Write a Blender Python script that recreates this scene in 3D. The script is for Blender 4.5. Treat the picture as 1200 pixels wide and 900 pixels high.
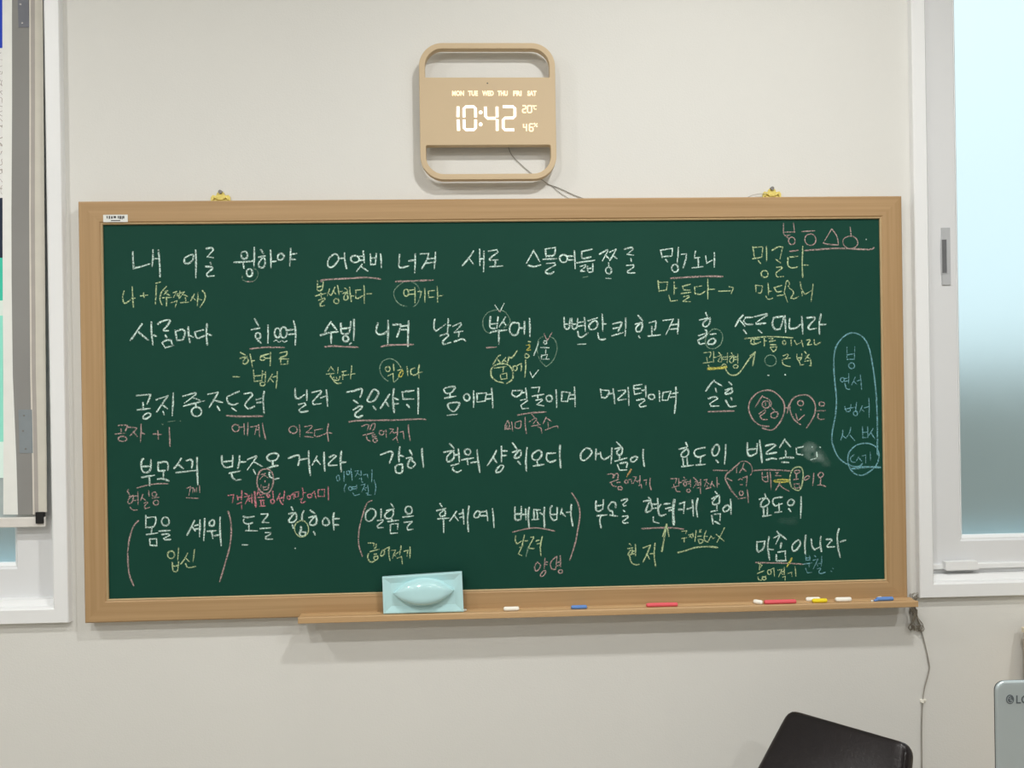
import bpy, bmesh, math, random
from mathutils import Vector, Matrix, Euler
random.seed(7)
for _o in list(bpy.data.objects): bpy.data.objects.remove(_o)
S = bpy.context.scene
COL = S.collection
PI = math.pi

# ------------------------------------------------------------------ camera
F_PX = 900.0
CAM = Vector((-0.03797, -1.67747, 0.04796))
PITCH, ROLL, YAW = -0.00086, 0.01566, -0.03706
RV = Matrix.Rotation(YAW, 3, 'Z') @ Matrix.Rotation(PITCH, 3, 'X') @ Matrix.Rotation(ROLL, 3, 'Y')
cd = bpy.data.cameras.new('camera'); cam = bpy.data.objects.new('camera', cd); COL.objects.link(cam)
cd.sensor_fit = 'HORIZONTAL'; cd.sensor_width = 36.0; cd.lens = F_PX * 36.0 / 1200.0
cd.clip_start = 0.02; cd.clip_end = 300
cam.matrix_world = Matrix.Translation(CAM) @ (RV @ Matrix.Rotation(PI/2, 3, 'X')).to_4x4()
S.camera = cam

# ------------------------------------------------------------------ world, lights, exposure
S.view_settings.view_transform = 'Standard'
S.view_settings.look = 'None'
S.view_settings.gamma = 1.0
S.view_settings.use_curve_mapping = False
S.view_settings.exposure = 0.0
W = bpy.data.worlds.new('sky'); S.world = W; W.use_nodes = True
wn = W.node_tree; wn.nodes.clear()
wo = wn.nodes.new('ShaderNodeOutputWorld'); wb = wn.nodes.new('ShaderNodeBackground')
wt = wn.nodes.new('ShaderNodeTexCoord'); ws = wn.nodes.new('ShaderNodeSeparateXYZ'); wr = wn.nodes.new('ShaderNodeValToRGB')
wr.color_ramp.elements[0].position = 0.0; wr.color_ramp.elements[0].color = (0.60, 0.78, 0.83, 1)
wr.color_ramp.elements[1].position = 0.55; wr.color_ramp.elements[1].color = (0.80, 0.95, 1.0, 1)
wn.links.new(wt.outputs['Generated'], ws.inputs[0]); wn.links.new(ws.outputs['Z'], wr.inputs[0])
wn.links.new(wr.outputs[0], wb.inputs[0]); wn.links.new(wb.outputs[0], wo.inputs[0])
wb.inputs[1].default_value = 1.3

CEIL = 1.50
FLOOR = -1.40
LAMPS = [(0.50, -1.15, 21.0), (-1.75, -1.15, 16.0), (1.45, -1.95, 19.0), (-0.75, -1.95, 19.0), (0.3, -3.4, 19.0), (-1.9, -3.4, 16.0)]
for (lx, ly, e) in LAMPS:
    ld = bpy.data.lights.new('ceiling_lamp_light', 'AREA'); ld.shape = 'RECTANGLE'; ld.size = 0.12; ld.size_y = 0.10
    ld.energy = e; ld.color = (1.0, 0.996, 0.978); ld.spread = PI
    lo = bpy.data.objects.new('ceiling_lamp_light', ld); lo.location = (lx, ly, CEIL - 0.062); COL.objects.link(lo)

# ------------------------------------------------------------------ helpers
WY = 0.030          # the wall's face; the chalkboard frame's face is Y = 0
def P(px, py, Y):
    d = RV @ Vector(((px - 600) / F_PX, 1.0, -(py - 450) / F_PX))
    return CAM + d * ((Y - CAM.y) / d.y)
def PD(px, py, d):   # a point at depth d metres in front of the camera along the room's axis
    return P(px, py, CAM.y + d)
def s2l(c): return tuple(((v/255)/12.92 if v/255 <= 0.04045 else ((v/255+0.055)/1.055)**2.4) for v in c)
def wpos(o):
    v = Vector((0, 0, 0))
    while o: v += o.location; o = o.parent
    return v
def mk(name, verts, faces, mat, parent=None, smooth=False, uvs=None):
    me = bpy.data.meshes.new(name)
    off = wpos(parent) if parent else Vector((0, 0, 0))
    me.from_pydata([tuple(Vector(v) - off) for v in verts], [], faces)
    if uvs:
        ul = me.uv_layers.new(name='UVMap')
        for l in me.loops: ul.data[l.index].uv = uvs[l.vertex_index]
    me.materials.append(mat)
    if smooth:
        for p in me.polygons: p.use_smooth = True
    me.update()
    o = bpy.data.objects.new(name, me); COL.objects.link(o)
    if parent: o.parent = parent
    return o
def tag(o, label=None, cat=None, group=None, kind=None):
    if label: o['label'] = label
    if cat: o['category'] = cat
    if group: o['group'] = group
    if kind: o['kind'] = kind
    return o
def thing(name, loc, label, cat, group=None):
    o = bpy.data.objects.new(name, None); o.empty_display_size = 0.05; o.location = loc; COL.objects.link(o)
    return tag(o, label, cat, group)
def struct(name, loc=(0, 0, 0)):
    o = bpy.data.objects.new(name, None); o.empty_display_size = 0.05; o.location = loc; COL.objects.link(o)
    o['kind'] = 'structure'; return o
class MB:
    def __init__(s): s.v = []; s.f = []
    def add(s, v, f):
        n = len(s.v); s.v += [Vector(p) for p in v]; s.f += [tuple(i + n for i in q) for q in f]; return s
    def box(s, x0, x1, y0, y1, z0, z1, b=0.0):
        x0, x1 = min(x0, x1), max(x0, x1); y0, y1 = min(y0, y1), max(y0, y1); z0, z1 = min(z0, z1), max(z0, z1)
        if b <= 0:
            v = [(x, y, z) for z in (z0, z1) for y in (y0, y1) for x in (x0, x1)]
            return s.add(v, [(0, 2, 3, 1), (4, 5, 7, 6), (0, 1, 5, 4), (2, 6, 7, 3), (0, 4, 6, 2), (1, 3, 7, 5)])
        bm = bmesh.new(); bmesh.ops.create_cube(bm, size=1)
        for q in bm.verts: q.co = Vector(((x0+x1)/2 + q.co.x*(x1-x0), (y0+y1)/2 + q.co.y*(y1-y0), (z0+z1)/2 + q.co.z*(z1-z0)))
        bmesh.ops.bevel(bm, geom=bm.edges[:], offset=b, segments=2, affect='EDGES', profile=0.6)
        bm.verts.index_update(); s.add([q.co.copy() for q in bm.verts], [tuple(w.index for w in fc.verts) for fc in bm.faces]); bm.free(); return s
    def prism_x(s, prof, x0, x1):      # closed profile of (y, z) swept along X
        n = len(prof); v = [(x0, y, z) for y, z in prof] + [(x1, y, z) for y, z in prof]
        f = [(i, (i+1) % n, (i+1) % n + n, i + n) for i in range(n)] + [tuple(range(n))[::-1], tuple(range(n, 2*n))]
        return s.add(v, f)
    def prism_y(s, out, y0, y1):       # outline of (x, z) extruded from y0 (front) to y1
        n = len(out); v = [(x, y0, z) for x, z in out] + [(x, y1, z) for x, z in out]
        f = [(i, i + n, (i+1) % n + n, (i+1) % n) for i in range(n)] + [tuple(range(n)), tuple(range(n, 2*n))[::-1]]
        return s.add(v, f)
    def tube(s, pts, r, seg=8, cap=True, radii=None):
        pts = [Vector(p) for p in pts]; v = []; f = []
        up = Vector((0, 0, 1)); prev = None
        for i, p in enumerate(pts):
            t = (pts[min(i+1, len(pts)-1)] - pts[max(i-1, 0)]).normalized()
            a = up if abs(t.dot(up)) < 0.95 else Vector((1, 0, 0))
            if prev is not None: a = prev
            u = (a - t * a.dot(t)).normalized(); w = t.cross(u); prev = u
            rr = radii[i] if radii else r
            for k in range(seg):
                an = 2*PI*k/seg; v.append(p + (u*math.cos(an) + w*math.sin(an)) * rr)
        for i in range(len(pts)-1):
            for k in range(seg):
                a0 = i*seg + k; a1 = i*seg + (k+1) % seg; f.append((a0, a1, a1+seg, a0+seg))
        if cap: f.append(tuple(range(seg))[::-1]); f.append(tuple(range((len(pts)-1)*seg, len(pts)*seg)))
        return s.add(v, f)
    def build(s, name, mat, parent=None, smooth=False):
        o = mk(name, s.v, s.f, mat, parent, smooth)
        bm = bmesh.new(); bm.from_mesh(o.data); bmesh.ops.recalc_face_normals(bm, faces=bm.faces[:]); bm.to_mesh(o.data); bm.free()
        return o
def rrect(cx, cz, w, h, r, n=8):
    pts = []
    for (sx, sz, a0) in ((1, 1, 0), (-1, 1, 90), (-1, -1, 180), (1, -1, 270)):
        for k in range(n+1):
            a = math.radians(a0 + 90*k/n); pts.append((cx + sx*(w/2-r) + r*math.cos(a), cz + sz*(h/2-r) + r*math.sin(a)))
    return pts
def catmull(pts, closed=False, n=5):
    if len(pts) < 3 and not closed: return pts
    out = []; m = len(pts)
    g = (lambda i: pts[i % m]) if closed else (lambda i: pts[max(0, min(m-1, i))])
    for i in range(m if closed else m-1):
        p0, p1, p2, p3 = g(i-1), g(i), g(i+1), g(i+2)
        for k in range(n):
            t = k/n
            out.append(tuple(0.5*((2*p1[j]) + (-p0[j]+p2[j])*t + (2*p0[j]-5*p1[j]+4*p2[j]-p3[j])*t*t + (-p0[j]+3*p1[j]-3*p2[j]+p3[j])*t**3) for j in range(len(p1))))
    if not closed: out.append(pts[-1])
    else: out.append(out[0])
    return out
def sweep_rail(prof, x0, x1, z0, z1, side):
    """one mitred side of a rectangular frame; prof = closed list of (inset, y)"""
    n = len(prof)
    cs = {'top': ((x0, z1), (x1, z1)), 'bottom': ((x1, z0), (x0, z0)), 'left': ((x0, z0), (x0, z1)), 'right': ((x1, z1), (x1, z0))}[side]
    sg = {(x0, z1): (1, -1), (x1, z1): (-1, -1), (x1, z0): (-1, 1), (x0, z0): (1, 1)}
    v = []
    for c in cs:
        sx, sz = sg[c]
        v += [(c[0] + sx*i, y, c[1] + sz*i) for i, y in prof]
    f = [(i, (i+1) % n, (i+1) % n + n, i + n) for i in range(n)] + [tuple(range(n))[::-1], tuple(range(n, 2*n))]
    return MB().add(v, f)
def sweep_frame(prof, x0, x1, z0, z1):
    m = MB()
    for sd in ('top', 'bottom', 'left', 'right'):
        q = sweep_rail(prof, x0, x1, z0, z1, sd); m.add(q.v, q.f)
    return m

# ------------------------------------------------------------------ materials
def nmat(name):
    m = bpy.data.materials.new(name); m.use_nodes = True; nt = m.node_tree
    b = nt.nodes['Principled BSDF']; return m, nt, b
def N(nt, t, **kw):
    n = nt.nodes.new(t)
    for k, v in kw.items(): setattr(n, k, v)
    return n
def plain(name, rgb, rough=0.5, metal=0.0, var=0.04, scale=30.0, bump=0.0, bscale=200.0, coat=0.0, spec=0.5):
    m, nt, b = nmat(name); c = s2l(rgb)
    tc = N(nt, 'ShaderNodeTexCoord'); nz = N(nt, 'ShaderNodeTexNoise'); nz.inputs['Scale'].default_value = scale; nz.inputs['Detail'].default_value = 4
    nt.links.new(tc.outputs['Object'], nz.inputs['Vector'])
    r = N(nt, 'ShaderNodeValToRGB'); r.color_ramp.elements[0].position = 0.3; r.color_ramp.elements[1].position = 0.7
    r.color_ramp.elements[0].color = tuple(v*(1-var) for v in c) + (1,); r.color_ramp.elements[1].color = tuple(min(1, v*(1+var)) for v in c) + (1,)
    nt.links.new(nz.outputs[0], r.inputs[0]); nt.links.new(r.outputs[0], b.inputs['Base Color'])
    b.inputs['Roughness'].default_value = rough; b.inputs['Metallic'].default_value = metal
    b.inputs['Specular IOR Level'].default_value = spec; b.inputs['Coat Weight'].default_value = coat
    if bump > 0:
        n2 = N(nt, 'ShaderNodeTexNoise'); n2.inputs['Scale'].default_value = bscale; n2.inputs['Detail'].default_value = 5
        bp = N(nt, 'ShaderNodeBump'); bp.inputs['Strength'].default_value = bump; bp.inputs['Distance'].default_value = 0.002
        nt.links.new(tc.outputs['Object'], n2.inputs['Vector']); nt.links.new(n2.outputs[0], bp.inputs['Height']); nt.links.new(bp.outputs[0], b.inputs['Normal'])
    return m
def emit(name, rgb, strength):
    m, nt, b = nmat(name); c = s2l(rgb)
    b.inputs['Base Color'].default_value = c + (1,); b.inputs['Emission Color'].default_value = c + (1,); b.inputs['Emission Strength'].default_value = strength
    return m
def wood(name, axis, light=(182, 150, 110), dark=(166, 134, 94), fine=1.0):
    m, nt, b = nmat(name)
    tc = N(nt, 'ShaderNodeTexCoord'); mp = N(nt, 'ShaderNodeMapping')
    sc = [170.0*fine]*3; sc['XYZ'.index(axis)] = 3.0; mp.inputs['Scale'].default_value = sc
    nt.links.new(tc.outputs['Object'], mp.inputs[0])
    n1 = N(nt, 'ShaderNodeTexNoise'); n1.inputs['Scale'].default_value = 1.0; n1.inputs['Detail'].default_value = 6; n1.inputs['Distortion'].default_value = 0.4
    nt.links.new(mp.outputs[0], n1.inputs['Vector'])
    mp2 = N(nt, 'ShaderNodeMapping'); s2 = [60.0]*3; s2['XYZ'.index(axis)] = 1.2; mp2.inputs['Scale'].default_value = s2
    nt.links.new(tc.outputs['Object'], mp2.inputs[0])
    n2 = N(nt, 'ShaderNodeTexNoise'); n2.inputs['Scale'].default_value = 1.0; n2.inputs['Detail'].default_value = 3
    nt.links.new(mp2.outputs[0], n2.inputs['Vector'])
    mx = N(nt, 'ShaderNodeMath', operation='ADD'); mu = N(nt, 'ShaderNodeMath', operation='MULTIPLY'); mu.inputs[1].default_value = 0.45
    m2 = N(nt, 'ShaderNodeMath', operation='MULTIPLY'); m2.inputs[1].default_value = 0.55
    nt.links.new(n1.outputs[0], mu.inputs[0]); nt.links.new(n2.outputs[0], m2.inputs[0]); nt.links.new(mu.outputs[0], mx.inputs[0]); nt.links.new(m2.outputs[0], mx.inputs[1])
    r = N(nt, 'ShaderNodeValToRGB'); r.color_ramp.elements[0].position = 0.36; r.color_ramp.elements[1].position = 0.64
    r.color_ramp.elements[0].color = s2l(dark) + (1,); r.color_ramp.elements[1].color = s2l(light) + (1,)
    nt.links.new(mx.outputs[0], r.inputs[0]); nt.links.new(r.outputs[0], b.inputs['Base Color'])
    b.inputs['Roughness'].default_value = 0.48; b.inputs['Specular IOR Level'].default_value = 0.3
    bp = N(nt, 'ShaderNodeBump'); bp.inputs['Strength'].default_value = 0.08; bp.inputs['Distance'].default_value = 0.001
    nt.links.new(n1.outputs[0], bp.inputs['Height']); nt.links.new(bp.outputs[0], b.inputs['Normal'])
    return m
def chalk(name, rgb, dens=0.85):
    m, nt, b = nmat(name); c = s2l(rgb)
    b.inputs['Base Color'].default_value = c + (1,); b.inputs['Roughness'].default_value = 1.0; b.inputs['Specular IOR Level'].default_value = 0.0
    tc = N(nt, 'ShaderNodeTexCoord'); nz = N(nt, 'ShaderNodeTexNoise'); nz.inputs['Scale'].default_value = 420.0; nz.inputs['Detail'].default_value = 3
    nt.links.new(tc.outputs['Object'], nz.inputs['Vector'])
    n2 = N(nt, 'ShaderNodeTexNoise'); n2.inputs['Scale'].default_value = 45.0; n2.inputs['Detail'].default_value = 2
    nt.links.new(tc.outputs['Object'], n2.inputs['Vector'])
    a1 = N(nt, 'ShaderNodeMapRange'); a1.inputs['From Min'].default_value = 0.34; a1.inputs['From Max'].default_value = 0.56
    nt.links.new(nz.outputs[0], a1.inputs['Value'])
    a2 = N(nt, 'ShaderNodeMapRange'); a2.inputs['From Min'].default_value = 0.25; a2.inputs['From Max'].default_value = 0.6; a2.inputs['To Min'].default_value = 0.62
    nt.links.new(n2.outputs[0], a2.inputs['Value'])
    uv = N(nt, 'ShaderNodeUVMap'); sp = N(nt, 'ShaderNodeSeparateXYZ'); nt.links.new(uv.outputs[0], sp.inputs[0])
    # v runs 0..1 across the stroke: thin at its edges
    s1 = N(nt, 'ShaderNodeMath', operation='SUBTRACT'); s1.inputs[1].default_value = 0.5
    ab = N(nt, 'ShaderNodeMath', operation='ABSOLUTE')
    ed = N(nt, 'ShaderNodeMapRange'); ed.inputs['From Min'].default_value = 0.5; ed.inputs['From Max'].default_value = 0.22
    nt.links.new(sp.outputs['Y'], s1.inputs[0]); nt.links.new(s1.outputs[0], ab.inputs[0]); nt.links.new(ab.outputs[0], ed.inputs['Value'])
    p1 = N(nt, 'ShaderNodeMath', operation='MULTIPLY'); p2 = N(nt, 'ShaderNodeMath', operation='MULTIPLY'); p3 = N(nt, 'ShaderNodeMath', operation='MULTIPLY')
    nt.links.new(a1.outputs[0], p1.inputs[0]); nt.links.new(a2.outputs[0], p1.inputs[1]); nt.links.new(p1.outputs[0], p2.inputs[0]); nt.links.new(ed.outputs[0], p2.inputs[1])
    nt.links.new(p2.outputs[0], p3.inputs[0]); p3.inputs[1].default_value = dens
    nt.links.new(p3.outputs[0], b.inputs['Alpha'])
    return m

M = {}
M['wall'] = plain('wallpaper_warm_white', (222, 221, 216), 0.85, var=0.012, scale=3.0, bump=0.16, bscale=260, spec=0.2)
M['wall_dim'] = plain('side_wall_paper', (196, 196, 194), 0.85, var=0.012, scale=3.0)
M['ceiling'] = plain('ceiling_white', (232, 231, 226), 0.9, var=0.01)
M['floor'] = plain('floor_beige_vinyl', (172, 164, 150), 0.5, var=0.06, scale=8)
M['trim'] = plain('white_window_casing', (236, 237, 237), 0.4, var=0.008, scale=5, spec=0.4)
M['sash'] = plain('white_sash_plastic', (224, 225, 226), 0.4, var=0.008, scale=5, spec=0.4)
M['greysash'] = plain('grey_outer_sash', (112, 112, 112), 0.5, var=0.02)
M['handle'] = plain('grey_latch_plastic', (186, 188, 190), 0.35, var=0.02)
M['darkslot'] = plain('dark_latch_slot', (105, 106, 108), 0.5, var=0.03)
M['plate'] = plain('zinc_hinge_plate', (92, 99, 104), 0.5, metal=0.3, var=0.05)
M['screw'] = plain('steel_screw', (125, 122, 120), 0.4, metal=0.2)
M['woodx'] = wood('oak_laminate_along', 'X'); M['woodz'] = wood('oak_laminate_upright', 'Z')
M['traywood'] = wood('oak_tray', 'X', (198, 164, 122), (182, 148, 106))
M['lip'] = plain('inner_bead_lit_tint', (196, 170, 128), 0.5, var=0.05)  # paler than the frame wood: light caught by the bevel, put into the colour
M['green'] = plain('green_board_enamel', (22, 67, 55), 0.65, var=0.05, scale=2.2, bump=0.05, bscale=500, spec=0.12)
M['clock'] = plain('beige_clock_plastic', (202, 180, 147), 0.55, var=0.02, scale=8, bump=0.03, bscale=400, spec=0.3)
M['led'] = emit('clock_led_white', (255, 246, 232), 1.15)
M['leddim'] = emit('clock_led_dim', (252, 228, 188), 0.72)
M['wire'] = plain('grey_cable', (150, 146, 138), 0.5)
M['wiredark'] = plain('dark_grey_cable', (132, 124, 110), 0.55, var=0.15, scale=60)
M['brass'] = plain('brass_hanger', (222, 204, 110), 0.38, metal=0.15, var=0.1, scale=90)
M['aqua'] = plain('aqua_plastic', (190, 230, 233), 0.14, var=0.01, scale=10, coat=0.4, spec=0.5)
M['felt'] = plain('dark_felt', (70, 78, 84), 0.95, var=0.1, bump=0.4, bscale=500)
M['sticker'] = plain('white_sticker', (226, 228, 224), 0.4, var=0.01)
M['ink'] = plain('black_ink', (62, 60, 60), 0.6)
M['leather'] = plain('black_leatherette', (34, 29, 30), 0.34, var=0.08, scale=40, bump=0.15, bscale=180, spec=0.45)
M['chrome'] = plain('brushed_steel', (150, 150, 152), 0.3, metal=0.9)
M['silver'] = plain('silver_plastic', (172, 182, 184), 0.38, metal=0.3, var=0.02, scale=12)
M['bezel'] = plain('dark_bezel', (50, 52, 55), 0.35)
M['logo'] = plain('grey_logo', (84, 92, 97), 0.5)
M['cream'] = plain('cream_painted_wood', (226, 214, 188), 0.5, var=0.03)
M['desk'] = plain('pale_desk_top', (206, 190, 164), 0.45, var=0.05)
M['black'] = plain('black_plastic', (16, 16, 16), 0.5)
M['c_white'] = plain('white_chalk', (246, 243, 232), 0.95, var=0.02, spec=0.1)
M['c_red'] = plain('pink_red_chalk', (232, 104, 112), 0.95, var=0.04, spec=0.1)
M['c_blue'] = plain('blue_chalk', (108, 146, 208), 0.95, var=0.05, spec=0.1)
M['c_yellow'] = plain('yellow_chalk', (244, 220, 56), 0.95, var=0.03, spec=0.1)
M['bldg'] = plain('grey_concrete_outside', (150, 150, 144), 0.9, var=0.06, scale=1.5)
M['ledge'] = plain('pale_roof_outside', (190, 222, 232), 0.7)
INK = {'w': chalk('chalk_mark_white', (224, 250, 240), 1.0), 'y': chalk('chalk_mark_pale_yellow', (210, 232, 180), 0.88),
       'Y': chalk('chalk_mark_yellow', (222, 220, 112), 0.85), 'p': chalk('chalk_mark_pink', (202, 178, 173), 0.88),
       'P': chalk('chalk_mark_deep_pink', (214, 146, 156), 0.9), 'b': chalk('chalk_mark_blue', (146, 208, 220), 0.72),
       'g': chalk('chalk_mark_faint_green', (176, 214, 186), 0.50), 'o': chalk('chalk_mark_orange', (214, 178, 120), 0.85)}
def frosted():
    m, nt, b = nmat('frosted_glass'); nt.nodes.remove(b)
    out = nt.nodes['Material Output']
    rf = N(nt, 'ShaderNodeBsdfRefraction'); rf.inputs['Roughness'].default_value = 0.5; rf.inputs['IOR'].default_value = 1.18; rf.inputs['Color'].default_value = (0.97, 0.99, 0.99, 1)
    gl = N(nt, 'ShaderNodeBsdfGlossy'); gl.inputs['Roughness'].default_value = 0.25; gl.inputs['Color'].default_value = (0.9, 0.95, 0.96, 1)
    mx = N(nt, 'ShaderNodeMixShader'); mx.inputs[0].default_value = 0.06
    nt.links.new(rf.outputs[0], mx.inputs[1]); nt.links.new(gl.outputs[0], mx.inputs[2]); nt.links.new(mx.outputs[0], out.inputs[0])
    return m
M['frost'] = frosted()
def blindmat():
    m, nt, b = nmat('sheer_blind_fabric'); nt.nodes.remove(b); out = nt.nodes['Material Output']
    tr = N(nt, 'ShaderNodeBsdfTransparent'); df = N(nt, 'ShaderNodeBsdfDiffuse'); tl = N(nt, 'ShaderNodeBsdfTranslucent')
    df.inputs[0].default_value = s2l((232, 228, 218)) + (1,); tl.inputs[0].default_value = s2l((235, 236, 234)) + (1,)
    m1 = N(nt, 'ShaderNodeMixShader'); m1.inputs[0].default_value = 0.45
    nt.links.new(df.outputs[0], m1.inputs[1]); nt.links.new(tl.outputs[0], m1.inputs[2])
    tc = N(nt, 'ShaderNodeTexCoord'); wv = N(nt, 'ShaderNodeTexNoise'); wv.inputs['Scale'].default_value = 900
    nt.links.new(tc.outputs['Object'], wv.inputs['Vector'])
    mr = N(nt, 'ShaderNodeMapRange'); mr.inputs['To Min'].default_value = 0.38; mr.inputs['To Max'].default_value = 0.54
    nt.links.new(wv.outputs[0], mr.inputs['Value'])
    m2 = N(nt, 'ShaderNodeMixShader'); nt.links.new(mr.outputs[0], m2.inputs[0]); nt.links.new(tr.outputs[0], m2.inputs[1]); nt.links.new(m1.outputs[0], m2.inputs[2])
    nt.links.new(m2.outputs[0], out.inputs[0]); return m
M['blind'] = blindmat()

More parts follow.
